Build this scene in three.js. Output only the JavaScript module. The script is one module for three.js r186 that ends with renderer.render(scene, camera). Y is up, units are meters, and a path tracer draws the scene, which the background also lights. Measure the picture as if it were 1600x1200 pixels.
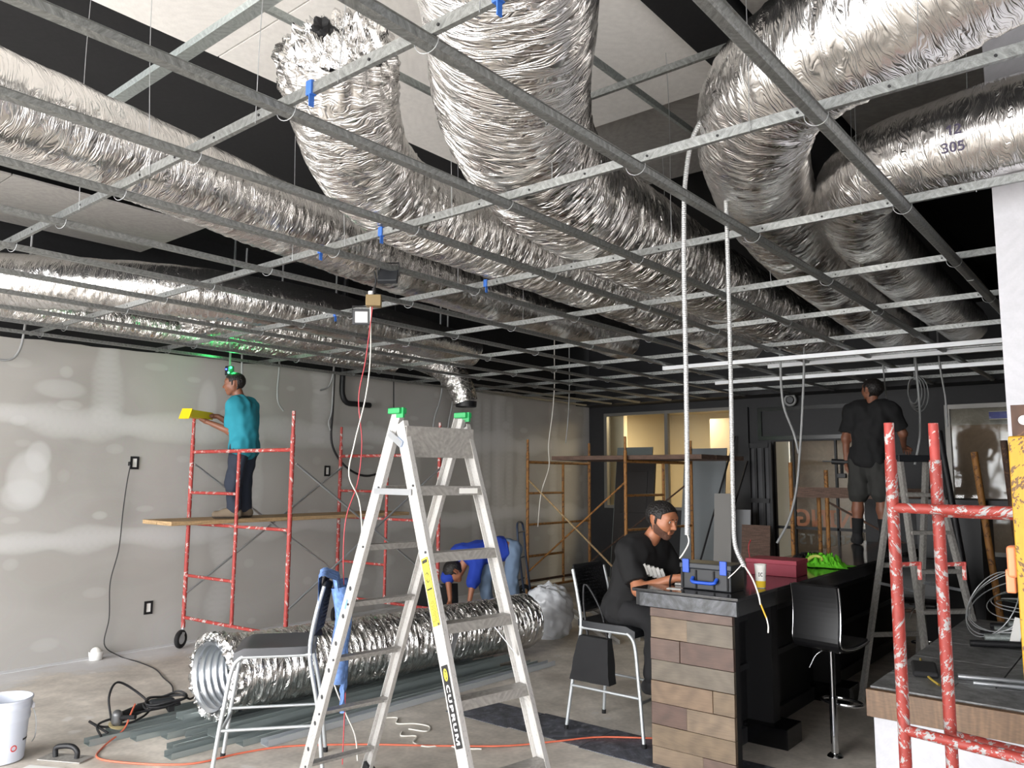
import * as THREE from 'three';
import { mergeGeometries } from 'three/addons/utils/BufferGeometryUtils.js';
import { RoundedBoxGeometry } from 'three/addons/geometries/RoundedBoxGeometry.js';
import { RectAreaLightUniformsLib } from 'three/addons/lights/RectAreaLightUniformsLib.js';
import { FontLoader } from 'three/addons/loaders/FontLoader.js';
import { TextGeometry } from 'three/addons/geometries/TextGeometry.js';
import { createNoise2D, createNoise3D } from 'simplex-noise';

// ---------------------------------------------------------------- camera, daylight, exposure
RectAreaLightUniformsLib.init();
const scene = new THREE.Scene();
const camera = new THREE.PerspectiveCamera(52.2, 4 / 3, 0.05, 80);
{
  const az = THREE.MathUtils.degToRad(39.5), el = THREE.MathUtils.degToRad(6.7);
  camera.position.set(0, 1.75, 0);
  camera.lookAt(Math.cos(az) * Math.cos(el), 1.75 + Math.sin(el), -Math.sin(az) * Math.cos(el));
  camera.rotateZ(THREE.MathUtils.degToRad(0.35));
}
scene.background = new THREE.Color().setRGB(6.0, 6.15, 6.4);            // overcast sky outside the open shop front
const daylight = new THREE.RectAreaLight(new THREE.Color().setRGB(1.0, 0.985, 0.97), 6.0, 6.7, 4.0);   // the open shop front behind the camera
daylight.position.set(-4.15, 2.1, -4.55);
daylight.lookAt(5, 2.1, -4.55);
daylight.name = 'shop_front_daylight';
daylight.castShadow = true;
scene.add(daylight);
const sideLight = new THREE.RectAreaLight(new THREE.Color().setRGB(1.0, 0.985, 0.97), 4.0, 3.9, 2.75);             // added fill light; the side opening behind the camera is assumed
sideLight.position.set(-2.35, 1.45, 2.85);
sideLight.lookAt(-2.35, 1.45, -5);
sideLight.name = 'side_fill_light';
sideLight.castShadow = true;
scene.add(sideLight);
const renderer = new THREE.WebGLRenderer({ antialias: true });
renderer.toneMapping = THREE.LinearToneMapping;
renderer.toneMappingExposure = 1.5;
renderer.shadowMap.enabled = true;

// ---------------------------------------------------------------- helpers
let seed = 12345;
const rnd = () => { seed = (seed * 1664525 + 1013904223) >>> 0; return seed / 4294967296; };
const rr = (a, b) => a + (b - a) * rnd();
const n2 = createNoise2D(rnd), n3 = createNoise3D(rnd);
const V = (x, y, z) => new THREE.Vector3(x, y, z);
const clamp = (x, a = 0, b = 1) => Math.min(b, Math.max(a, x));
const smooth = (a, b, x) => { const t = clamp((x - a) / (b - a)); return t * t * (3 - 2 * t); };
const used = new Map();
function numbered(n) { const k = used.get(n) || 0; used.set(n, k + 1); return k ? n + '_' + String(k).padStart(3, '0') : n; }
function tag(o, label, category, group, kind) {
  o.userData.label = label;
  if (category) o.userData.category = category;
  if (group) o.userData.group = group;
  if (kind) o.userData.kind = kind;
  return o;
}
function thing(name, label, category, pos = [0, 0, 0], turn = 0, group) {
  const o = new THREE.Group(); o.name = numbered(name); o.position.set(...pos); o.rotation.y = turn;
  scene.add(o); return tag(o, label, category, group);
}
function merged(gs) {
  gs = Array.isArray(gs) ? gs : [gs];
  if (gs.length === 1) return gs[0];
  gs = gs.map((g) => { const h = g.index ? g.toNonIndexed() : g; for (const k of Object.keys(h.attributes)) if (!['position', 'normal', 'uv'].includes(k)) h.deleteAttribute(k); return h; });
  return mergeGeometries(gs);
}
function part(name, gs, mat, parent) {
  const m = new THREE.Mesh(merged(gs), mat); m.name = name; m.castShadow = m.receiveShadow = true;
  parent.add(m); return m;
}
function solo(name, gs, mat, label, category, group, kind) {             // a thing that is one mesh
  const m = part(numbered(name), gs, mat, scene); return tag(m, label, category, group, kind);
}
function struct(name, gs, mat, label, parent = scene) {
  const m = part(parent === scene ? numbered(name) : name, gs, mat, parent);
  if (parent === scene) { m.userData.kind = 'structure'; if (label) { m.userData.label = label; m.userData.category = name.split('_')[0]; } }
  return m;
}
// geometries, uv in metres
function box(w, h, d, x = 0, y = 0, z = 0, r = 0) {
  const g = r ? new RoundedBoxGeometry(w, h, d, 2, Math.min(r, w / 2.01, h / 2.01, d / 2.01)) : new THREE.BoxGeometry(w, h, d);
  const p = g.attributes.position, n = g.attributes.normal, uv = g.attributes.uv;
  for (let i = 0; i < p.count; i++) {
    const ax = Math.abs(n.getX(i)), ay = Math.abs(n.getY(i)), az = Math.abs(n.getZ(i));
    if (ay >= ax && ay >= az) uv.setXY(i, p.getX(i) + x, p.getZ(i) + z);
    else if (ax >= az) uv.setXY(i, p.getZ(i) + z, p.getY(i) + y);
    else uv.setXY(i, p.getX(i) + x, p.getY(i) + y);
  }
  g.translate(x, y, z); return g;
}
function span(x0, x1, y0, y1, z0, z1, r = 0) { return box(x1 - x0, y1 - y0, z1 - z0, (x0 + x1) / 2, (y0 + y1) / 2, (z0 + z1) / 2, r); }
function orient(g, a, b, upv) {                                          // turn a geometry built along +y so that it runs from a to b
  const d = b.clone().sub(a).normalize();
  let q;
  if (upv) { const z = upv.clone().addScaledVector(d, -upv.dot(d)).normalize(), x = new THREE.Vector3().crossVectors(d, z); q = new THREE.Quaternion().setFromRotationMatrix(new THREE.Matrix4().makeBasis(x, d, z)); }
  else q = new THREE.Quaternion().setFromUnitVectors(V(0, 1, 0), d);
  g.applyQuaternion(q); g.translate(...a.clone().add(b).multiplyScalar(0.5)); return g;
}
const vv = (a) => (a.isVector3 ? a : V(...a));
function rod(a, b, r, seg = 12, r2 = r) {
  a = vv(a); b = vv(b); const L = a.distanceTo(b);
  const g = new THREE.CylinderGeometry(r2, r, L, seg, 1); const uv = g.attributes.uv; const o = rnd() * 3;
  for (let i = 0; i < uv.count; i++) uv.setXY(i, uv.getX(i) * 6.283 * r + o, uv.getY(i) * L + o);
  return orient(g, a, b);
}
function bar(a, b, w, t, upv = V(0, 1, 0)) {                             // flat bar, w across, t along upv
  a = vv(a); b = vv(b); return orient(box(w, a.distanceTo(b), t), a, b, vv(upv));
}
function tube(pts, r, seg = 8, n = 0, closed = false) {
  const c = new THREE.CatmullRomCurve3(pts.map(vv), closed, 'centripetal');
  const g = new THREE.TubeGeometry(c, n || Math.max(12, pts.length * 7), r, seg, closed); const L = c.getLength(), uv = g.attributes.uv;
  for (let i = 0; i < uv.count; i++) uv.setXY(i, uv.getY(i) * 6.283 * r, uv.getX(i) * L);
  return g;
}
function sheet(profile, t) {                                             // closed thin outline along an open 2D profile
  const off = (s) => profile.map(([x, y], i) => {
    const a = profile[Math.max(0, i - 1)], b = profile[Math.min(profile.length - 1, i + 1)]; let dx = b[0] - a[0], dy = b[1] - a[1]; const l = Math.hypot(dx, dy); return [x - dy / l * s, y + dx / l * s];
  });
  const o = [...off(t / 2), ...off(-t / 2).reverse()]; return new THREE.Shape(o.map((q) => new THREE.Vector2(...q)));
}
function extrudeAlong(shape, a, b, upv = V(0, 1, 0)) {                   // shape x across, y along upv
  a = vv(a); b = vv(b); const L = a.distanceTo(b);
  const g = new THREE.ExtrudeGeometry(shape, { depth: L, bevelEnabled: false, curveSegments: 6 }); g.translate(0, 0, -L / 2); 
  const d = b.clone().sub(a).normalize(), y = vv(upv).clone().addScaledVector(d, -vv(upv).dot(d)).normalize(), x = new THREE.Vector3().crossVectors(y, d);
  g.applyMatrix4(new THREE.Matrix4().makeBasis(x, y, d)); g.translate(...a.clone().add(b).multiplyScalar(0.5)); return g;
}
function lathe(pts, seg = 32) { return new THREE.LatheGeometry(pts.map((p) => new THREE.Vector2(...p)), seg); }
function at(g, x, y, z, ry = 0, rx = 0, rz = 0) { g.rotateX(rx); g.rotateZ(rz); g.rotateY(ry); g.translate(x, y, z); return g; }

// textures
function canvasTex(w, h, draw, srgb = true) {
  const c = document.createElement('canvas'); c.width = w; c.height = h; draw(c.getContext('2d'), w, h);
  const t = new THREE.CanvasTexture(c); if (srgb) t.colorSpace = THREE.SRGBColorSpace; t.wrapS = t.wrapT = THREE.RepeatWrapping; return t;
}
function dataTex(w, h, f, srgb = true, rx = 1, ry = 1) {                 // f(u, v) -> [r, g, b] 0..1
  const d = new Uint8Array(w * h * 4);
  for (let j = 0; j < h; j++) for (let i = 0; i < w; i++) { const c = f(i / w, j / h), k = (j * w + i) * 4; d[k] = clamp(c[0]) * 255; d[k + 1] = clamp(c[1]) * 255; d[k + 2] = clamp(c[2]) * 255; d[k + 3] = 255; }
  const t = new THREE.DataTexture(d, w, h); if (srgb) t.colorSpace = THREE.SRGBColorSpace; t.magFilter = THREE.LinearFilter; t.minFilter = THREE.LinearMipmapLinearFilter; t.generateMipmaps = true;
  t.wrapS = t.wrapT = THREE.RepeatWrapping; t.repeat.set(rx, ry); t.needsUpdate = true; return t;
}
const tile = (f, u, v, a, b) => {                                        // noise that repeats over the unit square
  const x = Math.cos(u * 6.2832) * a, y = Math.sin(u * 6.2832) * a; return f(x + 7, y + Math.cos(v * 6.2832) * b, Math.sin(v * 6.2832) * b + 3);
};
const rgb = (h) => { const c = new THREE.Color(h); const s = c.clone().convertLinearToSRGB(); return [s.r, s.g, s.b]; };
const mix = (a, b, t) => a.map((x, i) => x + (b[i] - x) * t);
function chipped(base, under, dark, amount, size = 1) {
  return dataTex(512, 512, (u, v) => {
    const a = tile(n3, u, v, 1.3, 2.4) * 0.6 + tile(n3, u, v, 4.5, 7) * 0.45 + tile(n3, u, v, 12, 16) * 0.3, b = tile(n3, v, u, 3, 3);
    let c = mix(rgb(base), rgb(dark), clamp(0.35 * b + 0.15));
    c = mix(c, rgb(under), smooth(amount, amount + 0.08, a)); return c;
  }, true, 1.6 / size, 0.9 / size);
}
const std = (color, roughness = 0.7, o = {}) => new THREE.MeshStandardMaterial({ color, roughness, ...o });

// foil wrinkles: short creases running round the duct (u round, v along)
const foilBump = dataTex(1024, 1024, (u, v) => {
  const w = tile(n3, u, v, 0.9, 2.2) * 0.02 + tile(n3, u, v, 2.2, 5) * 0.008, vv_ = v + w;
  const a = 1 - Math.abs(tile(n3, u, vv_, 0.9, 12)), b = 1 - Math.abs(tile(n3, u + 0.3, vv_, 1.6, 24)), c = tile(n3, u + 0.6, vv_, 3, 22), m = 0.5 + 0.5 * tile(n3, u, v, 1.6, 1.8);
  const h = (0.55 * a * a + 0.3 * b * b * b) * (0.55 + 0.5 * m) + 0.12 * c; return [h, h, h];
}, false, 1, 1);
const crumpleBump = dataTex(512, 512, (u, v) => {
  const f = (s, o) => 1 - Math.abs(tile(n3, u + o, v + o, s, s * 1.1)); const h = 0.5 * f(2, 0) + 0.3 * f(4.5, 0.2) + 0.2 * f(9, 0.5); return [h, h, h];
}, false, 1, 1);
const FOIL = new THREE.MeshPhysicalMaterial({ color: new THREE.Color().setRGB(0.83, 0.815, 0.8), metalness: 1, roughness: 0.24, bumpMap: foilBump, bumpScale: 0.009 });
const FOILS = FOIL.clone(); FOILS.bumpScale = 0.0045;
const CRUMPLE = new THREE.MeshPhysicalMaterial({ color: new THREE.Color().setRGB(0.86, 0.85, 0.84), metalness: 1, roughness: 0.18, bumpMap: crumpleBump, bumpScale: 0.007 });

// materials
const grain = (c, amp, sx, sy) => dataTex(256, 256, (u, v) => { const k = 1 + amp * (0.6 * tile(n3, u, v, sx, sy) + 0.4 * tile(n3, v, u, sx * 4, sy * 4)); return rgb(c).map((q) => q * k); });
const M = {
  zinc: new THREE.MeshStandardMaterial({ map: dataTex(256, 256, (u, v) => { const k = 0.56 + 0.06 * tile(n3, u, v, 2, 2) + 0.05 * tile(n3, u, v, 8, 8); return [k * 0.985, k, k * 0.99]; }, true, 3, 3), metalness: 0.75, roughness: 0.42 }),
  zincDark: new THREE.MeshStandardMaterial({ map: dataTex(256, 256, (u, v) => { const k = 0.7 + 0.05 * tile(n3, u, v, 2, 2) + 0.05 * tile(n3, u, v, 8, 8); return [k * 0.96, k, k * 0.99]; }, true, 3, 3), metalness: 0.7, roughness: 0.4 }),
  alu: new THREE.MeshStandardMaterial({ map: dataTex(256, 512, (u, v) => { const k = 0.78 + 0.03 * tile(n3, u, v, 6, 1) - 0.1 * smooth(0.6, 0.85, tile(n3, u, v, 3, 4)); return [k, k * 0.99, k * 0.975]; }, true, 4, 2), metalness: 0.55, roughness: 0.42 }),
  aluWorn: new THREE.MeshStandardMaterial({ map: dataTex(256, 256, (u, v) => { const k = 0.6 + 0.05 * tile(n3, u, v, 2, 2) + 0.025 * tile(n3, u, v, 9, 9); return [k, k * 0.98, k * 0.95]; }, true, 3, 3), metalness: 0.4, roughness: 0.55 }),
  steel: std('#b9bcc0', 0.35, { metalness: 0.8 }), chrome: std('#d8dade', 0.08, { metalness: 1 }), darkSteel: std('#4b4c4e', 0.45, { metalness: 0.6 }),
  white: std('#d9d9db', 0.6), black: std('#0f0f12', 0.55), blackGloss: std('#09090b', 0.2), rubber: std('#121214', 0.85), darkPlastic: std('#1d1f23', 0.5),
  red: new THREE.MeshStandardMaterial({ map: chipped('#a23b35', '#b5aeaa', '#7f2a27', 0.36), roughness: 0.6 }),
  redWorn: new THREE.MeshStandardMaterial({ map: chipped('#8f3129', '#929292', '#77261f', 0.2, 0.55), roughness: 0.55 }),
  yellowWorn: new THREE.MeshStandardMaterial({ map: chipped('#a67f18', '#5a3f22', '#b58a1a', 0.3, 0.5), roughness: 0.6 }),
  ochre: new THREE.MeshStandardMaterial({ map: chipped('#9a6a34', '#5d3d22', '#7d5227', 0.35), roughness: 0.65 }),
  rust: new THREE.MeshStandardMaterial({ map: chipped('#4c372c', '#6b4d38', '#35271f', 0.4), roughness: 0.8 }),
  wood: new THREE.MeshStandardMaterial({ map: grain('#a58a66', 0.22, 1, 9), roughness: 0.75 }),
  woodDark: new THREE.MeshStandardMaterial({ map: grain('#5f4a3f', 0.25, 1, 9), roughness: 0.8 }),
  blackWall: new THREE.MeshStandardMaterial({ map: grain('#17171a', 0.18, 3, 3), roughness: 0.6 }),
  roof: new THREE.MeshStandardMaterial({ map: grain('#141416', 0.25, 4, 4), roughness: 0.9 }),
  panel: new THREE.MeshStandardMaterial({ map: grain('#ebe8e4', 0.03, 3, 3), roughness: 0.85 }),
  greyPanel: new THREE.MeshStandardMaterial({ map: grain('#a19e9a', 0.07, 3, 3), roughness: 0.85 }),
  orange: std('#c4644a', 0.5), cordWhite: std('#d8d4cc', 0.5), cordGrey: std('#8f9090', 0.45), cordBlack: std('#1d1d1f', 0.6), cordRed: std('#b8434a', 0.5), wire: std('#a8aaac', 0.4, { metalness: 0.6 }),
  tape: std('#2d5fae', 0.5), green: std('#1f8f4e', 0.4), greenMark: std('#2f7d55', 0.6), paper: std('#e3e2de', 0.7), yellow: std('#e0c018', 0.45), blue: std('#2350b8', 0.45),
  skin: std('#9a6449', 0.5), skinDark: std('#7c503c', 0.5), hair: std('#15110f', 0.6), denim: new THREE.MeshStandardMaterial({ map: grain('#6584ba', 0.2, 5, 5), roughness: 0.9 }),
};
const lib = (m) => m;
// ---------------------------------------------------------------- room shell
const ZL = -8.05, XB = 12.0, YR = 4.35;
{
  const map = dataTex(2048, 1536, (u, v) => {
    const x = -4.6 + u * 17.6, z = -8.4 + v * 11.4;                          // metres
    const a = n2(x * 0.5, z * 0.5), b = n2(x * 1.7 + 9, z * 1.7), c = n2(x * 6, z * 6 + 5), d = n2(x * 22, z * 22);
    let col = [0.7, 0.67, 0.63];
    col = mix(col, [0.8, 0.77, 0.73], clamp(0.5 + 0.5 * a + 0.25 * b));
    const k = 1 + 0.05 * c + 0.04 * d + 0.05 * b; col = col.map((q) => q * k);
    const dust = smooth(-7.35, -7.75, z + 0.22 * n2(x * 1.3, 3) + 0.1 * c);   // plaster dust along the drywall
    col = mix(col, [0.79, 0.79, 0.80], 0.75 * dust);
    const spl = smooth(0.72, 0.86, n2(x * 2.3 + 40, z * 2.3)) * smooth(0.1, 0.5, c); col = mix(col, [0.82, 0.81, 0.8], 0.6 * spl);
    const st = smooth(0.55, 0.9, n2(x * 0.9 + 70, z * 0.9)); return mix(col, [0.57, 0.53, 0.49], 0.45 * st);
  });
  const g = box(17.6, 0.2, 11.4, 4.2, -0.1, -2.7), uv = g.attributes.uv;
  for (let i = 0; i < uv.count; i++) uv.setXY(i, (uv.getX(i) + 4.6) / 17.6, (uv.getY(i) + 8.4) / 11.4);
  const fl = struct('floor', g, new THREE.MeshStandardMaterial({ map, roughness: 0.62 }));
  const slate = dataTex(256, 256, (u, v) => { const k = 0.33 + 0.09 * tile(n3, u, v, 1.5, 1.5) + 0.05 * tile(n3, u, v, 7, 7), w = smooth(0.35, 0.8, tile(n3, u + 0.4, v, 2, 3)); return mix([k * 0.95, k * 0.98, k * 1.08], [0.6, 0.6, 0.62], 0.4 * w); });
  const sm = new THREE.MeshStandardMaterial({ map: slate, roughness: 0.5 });
  for (let i = 0; i < 5; i++) part('floor_tile', span(4.4 + 0.02 * (i % 2), 4.83 + 0.015 * i, 0, 0.004, -4.25 + i * 0.6, -3.656 + i * 0.6), sm, fl);
}
{ // drywall: grey board, pale joint compound over seams and screws, painted-in light strips
  const W = 2048, H = 512, x0 = -4.4, Lm = 16.4, Hm = 3.25, px = (x) => (x - x0) / Lm * W, py = (y) => H - y / Hm * H;
  const t = canvasTex(W, H, (c) => {
    c.fillStyle = '#a09d98'; c.fillRect(0, 0, W, H);
    const soft = (x, y, rx, ry, a, col = '196,196,195') => { c.save(); c.translate(px(x), py(y)); c.scale(rx / Lm * W, ry / Hm * H); const g = c.createRadialGradient(0, 0, 0.25, 0, 0, 1); g.addColorStop(0, `rgba(${col},${a})`); g.addColorStop(0.7, `rgba(${col},${a * 0.75})`); g.addColorStop(1, `rgba(${col},0)`); c.fillStyle = g; c.fillRect(-1, -1, 2, 2); c.restore(); };
    for (let i = 0; i < 260; i++) soft(rr(-4.4, 12), rr(0, 3.2), rr(0.2, 0.7), rr(0.15, 0.5), 0.16, rnd() > 0.5 ? '138,135,130' : '172,170,167');
    for (const [yb, hh] of [[1.14, 0.16], [2.26, 0.2]]) for (let x = -4.4; x < 12; x += 0.07) soft(x, yb + 0.05 * n2(x * 0.8, yb), 0.16, hh * (0.8 + 0.35 * n2(x * 1.5, yb + 4)), 0.24);
    for (const [xs, ya, yb] of [[3.45, 2.3, 3.2], [1.2, 1.2, 2.3], [4.75, 0, 1.15], [5.1, 1.2, 2.3], [6.0, 2.3, 3.2], [7.1, 0, 1.15], [7.6, 1.2, 2.3], [8.45, 2.3, 3.2], [9.5, 0, 3.2], [10.0, 1.2, 2.3], [10.9, 0, 3.2], [11.9, 0, 3.2], [2.3, 0, 1.15]]) for (let y = ya; y < yb; y += 0.06) soft(xs + 0.04 * n2(y, xs), y, 0.15 + 0.05 * n2(y * 2, xs), 0.1, 0.2);
    for (let x = -4.3; x < 12; x += 0.41) for (let y = 0.12; y < 3; y += 0.3) if (rnd() > 0.55) soft(x + rr(-0.06, 0.06), y + rr(-0.12, 0.12), rr(0.05, 0.14), rr(0.03, 0.08), rr(0.12, 0.42));
    soft(2.78, 1.7, 0.2, 0.28, 0.7); soft(2.85, 1.9, 0.12, 0.16, 0.6); soft(2.74, 1.55, 0.2, 0.16, 0.6); soft(4.5, 2.5, 0.12, 0.3, 0.5); soft(3.0, 2.55, 0.25, 0.1, 0.4);
    for (const [xa, xb] of [[8.85, 9.0], [9.08, 9.22], [9.3, 9.46], [9.62, 9.8]]) for (let y = 0.2; y < 2.9; y += 0.07) soft((xa + xb) / 2, y, 0.11, 0.1, 0.22);   // patch of light striped by scaffold shadows, painted in as pale bands
  });
  const g = new THREE.BufferGeometry(), top = (x) => 2.99 + 0.013 * (x - 2.5) + 0.012 * n2(x * 2.2, 8), pos = [], uvs = [], idx = [];
  const N = 150, xs = Array.from({ length: N + 1 }, (_, i) => -4.4 + 16.4 * i / N);
  const shape = new THREE.Shape([new THREE.Vector2(-4.4, 0), ...xs.slice().reverse().map((x) => new THREE.Vector2(x, top(x))).reverse(), new THREE.Vector2(12, 0)]);
  const e = new THREE.ExtrudeGeometry(shape, { depth: 0.03, bevelEnabled: false }); e.translate(0, 0, ZL - 0.03);
  const uv = e.attributes.uv, p = e.attributes.position; for (let i = 0; i < uv.count; i++) uv.setXY(i, (p.getX(i) + 4.4) / 16.4, p.getY(i) / Hm);
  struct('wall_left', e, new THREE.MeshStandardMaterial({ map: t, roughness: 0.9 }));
  struct('wall_left', span(-4.4, 12.2, 0, YR, ZL - 0.25, ZL - 0.035), M.roof);
  struct('trim_1', box(16.3, 0.004, 0.1, 3.8, 0.003, ZL + 0.05), std('#c9c9cb', 0.9));
}
{ // back wall, black, with three openings
  const b = [span(XB, XB + 0.2, 0, 1.2, -8.05, -4.66), span(XB, XB + 0.2, 2.88, YR, -8.05, 2.9), span(XB, XB + 0.2, 1.2, 2.88, -8.05, -7.72), span(XB, XB + 0.2, 1.2, 2.88, -5.27, -4.66),
    span(XB, XB + 0.2, 2.31, 2.88, -4.66, -3.29), span(XB, XB + 0.2, 0, 2.88, -3.29, -2.23), span(XB, XB + 0.2, 0, 0.75, -2.23, 2.9), span(XB, XB + 0.2, 2.75, 2.88, -2.23, 2.9), span(XB, XB + 0.2, 0.75, 2.75, 1.2, 2.9)];
  const w = struct('wall_back', b, M.blackWall);
  part('moulding', [span(XB - 0.04, XB, 2.78, 2.84, -4.85, -3.1), span(XB - 0.04, XB, 2.33, 2.39, -4.85, -3.1), span(XB - 0.04, XB, 2.39, 2.78, -4.85, -4.79), span(XB - 0.04, XB, 2.39, 2.78, -3.16, -3.1)], M.blackGloss, w);
  part('moulding', [span(XB - 0.06, XB, 0, 2.86, -5.24, -5.0)], M.blackWall, w);
  part('soffit_beam', span(XB - 0.5, XB, 3.0, 3.35, -8.0, 2.8), M.blackWall, w);
  const glass = new THREE.MeshPhysicalMaterial({ color: '#f4f6f4', transmission: 1, thickness: 0, roughness: 0.05, ior: 1.33 });
  const fr = std('#75736f', 0.4, { metalness: 0.5 });
  const w1 = struct('window_1', [span(XB - 0.02, XB + 0.06, 2.83, 2.88, -7.72, -5.27), span(XB - 0.02, XB + 0.06, 1.2, 1.25, -7.72, -5.27), span(XB - 0.02, XB + 0.06, 1.25, 2.83, -7.72, -7.66), span(XB - 0.02, XB + 0.06, 1.25, 2.83, -5.32, -5.27), span(XB - 0.02, XB + 0.06, 1.25, 2.83, -6.5, -6.44)], fr);
  part('pane', span(XB + 0.015, XB + 0.021, 1.25, 2.83, -7.66, -6.5), glass, w1); part('pane', span(XB + 0.015, XB + 0.021, 1.25, 2.83, -6.44, -5.32), glass, w1);
  const w2 = struct('window_2', [span(XB + 0.02, XB + 0.08, 0, 2.31, -4.66, -4.62), span(XB + 0.02, XB + 0.08, 0, 2.31, -3.33, -3.29), span(XB + 0.02, XB + 0.08, 0.98, 1.02, -4.62, -3.33), span(XB + 0.02, XB + 0.08, 0, 2.31, -4.34, -4.32), span(XB + 0.02, XB + 0.08, 0, 2.31, -3.72, -3.69)], M.black);
  for (const [a, b2] of [[-4.62, -4.34], [-4.32, -3.72], [-3.69, -3.33]]) for (const [c, d] of [[0, 0.98], [1.02, 2.31]]) part('pane', span(XB + 0.045, XB + 0.051, c, d, a, b2), glass, w2);
  const w3 = struct('window_3', [span(XB - 0.02, XB + 0.08, 2.69, 2.75, -2.23, 1.2), span(XB - 0.02, XB + 0.08, 0.75, 2.69, -2.23, -2.17), span(XB - 0.02, XB + 0.08, 1.3, 1.36, -2.17, 1.2), span(XB - 0.02, XB + 0.08, 0.75, 0.8, -2.17, 1.2), span(XB - 0.02, XB + 0.08, 0.8, 2.69, 0.2, 0.26)], fr);
  for (const [a, b2] of [[-2.17, 0.2], [0.26, 1.2]]) for (const [c, d] of [[0.8, 1.3], [1.36, 2.69]]) part('pane', span(XB + 0.03, XB + 0.036, c, d, a, b2), glass, w3);
  // lit room behind the first window
  const cream = std('#d8cdb8', 0.8), X2 = 15.6;
  struct('wall_far_room', [span(X2, X2 + 0.1, 0, 3.1, -8.4, -4.9), span(XB + 0.2, X2, 0, 3.1, -8.4, -8.3), span(XB + 0.2, X2, 0, 3.1, -5.02, -4.92)], cream);
  struct('ceiling_far_room', span(XB + 0.2, X2 + 0.1, 3.1, 3.2, -8.4, -4.9), std('#cfc6b6', 0.85));
  struct('floor_far_room', span(XB + 0.2, 17, -0.2, -0.01, -8.4, 3), std('#6d675f', 0.7));
  const dr = struct('door_1', [span(X2 - 0.05, X2, 0, 2.15, -7.0, -6.93), span(X2 - 0.05, X2, 0, 2.15, -6.17, -6.1), span(X2 - 0.05, X2, 2.08, 2.15, -7.0, -6.1)], std('#b9a888', 0.6)); part('door_leaf', span(X2 - 0.03, X2 - 0.005, 0, 2.08, -6.93, -6.17), std('#c7b692', 0.6), dr);
  struct('wall_far_partition', [span(XB + 1.85, XB + 1.9, 0, 2.85, -6.55, -5.86), span(XB + 1.85, XB + 1.9, 0, 2.85, -5.85, -5.03)], std('#8f857b', 0.85));
  const cl = span(XB + 0.5, XB + 0.62, 0, 3.1, -7.95, -7.62); struct('wall_far_pier', cl, cream);
  const lamp = thing('panel_lamp', 'warm ceiling lamp glowing in the lit room behind the aluminium window', 'lamp', [13.25, 3.05, -6.7]);
  part('housing', box(1.2, 0.05, 0.5, 0, 0.015, 0), M.white, lamp); part('diffuser', box(1.12, 0.012, 0.42, 0, -0.016, 0), std('#ffffff', 0.5, { emissive: new THREE.Color('#ffe2a0'), emissiveIntensity: 2.2 }), lamp);
  const ll = new THREE.RectAreaLight(new THREE.Color('#ffe6bb'), 55, 1.1, 0.4); ll.position.set(0, -0.03, 0); ll.rotation.x = -Math.PI / 2; ll.castShadow = true; lamp.add(ll);
  // boarded corridor outside the other two windows
  const kraft = new THREE.MeshStandardMaterial({ map: grain('#8f7d6e', 0.06, 2, 2), roughness: 0.8 });
  const hd = struct('wall_corridor', span(XB + 1.45, XB + 1.5, 0, 3.1, -4.9, 2.9), M.greyPanel);
  for (let i = 0; i < 7; i++) part('board', span(XB + 1.4, XB + 1.45, 0.02, 2.55, -4.85 + i * 1.12, -3.745 + i * 1.12), kraft, hd);
  struct('ceiling_corridor', span(XB + 0.2, XB + 1.5, 3.1, 3.2, -4.9, 2.9), std('#b8b4ae', 0.8));
  const st = thing('strip_lamp', 'white corridor lamp seen through the top of the right-hand window', 'lamp', [XB + 0.8, 2.98, -2.9]);
  part('housing', box(0.16, 0.05, 3.2, 0, 0.03, 0), M.white, st); part('tube', rod([0, -0.01, -1.55], [0, -0.01, 1.55], 0.018, 10), std('#ffffff', 0.4, { emissive: new THREE.Color('#fff4e2'), emissiveIntensity: 2 }), st);
  const sl = new THREE.RectAreaLight(new THREE.Color('#fff0dc'), 2.2, 0.12, 3.1); sl.position.set(0, -0.035, 0); sl.rotation.x = -Math.PI / 2; sl.castShadow = true; st.add(sl);
  const sg = thing('corridor_sign', 'blue sign board high beyond the right-hand window', 'sign', [XB + 1.36, 2.68, -1.55]); part('board', box(0.03, 0.1, 0.7, 0, 0, 0), std('#3f4aa8', 0.5), sg); part('border', [box(0.034, 0.01, 0.7, 0, 0.055, 0), box(0.034, 0.01, 0.7, 0, -0.055, 0)], M.white, sg);
}
{ // white wall with a serving hatch on the right
  const wm = new THREE.MeshStandardMaterial({ map: grain('#b2b2b7', 0.03, 3, 3), roughness: 0.75 });
  struct('wall_right', [span(4.15, 4.5, 0, 0.62, -1.15, 2.9), span(4.15, 4.5, 0.62, YR, -0.52, 2.9)], wm);
  struct('wall_right', [span(-0.4, 12.2, 0, YR, 2.9, 3.1), span(-4.4, -0.4, 3.0, YR, 2.9, 3.1)], std('#8d8a86', 0.9));  // unseen side wall, its rear opening added to let fill light in
  struct('wall_front', [span(-4.6, -4.4, 4.15, YR, -8.3, 3.1), span(-4.6, -4.4, 0, 4.15, -8.3, -7.95), span(-4.6, -4.4, 0, 4.15, -1.2, 3.1)], M.panel);
  struct('ground', [span(-30, -4.6, -0.3, -0.05, -30, 30), span(-4.6, 30, -0.3, -0.05, 3.1, 30)], std('#b5b1ab', 0.9));
}
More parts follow.
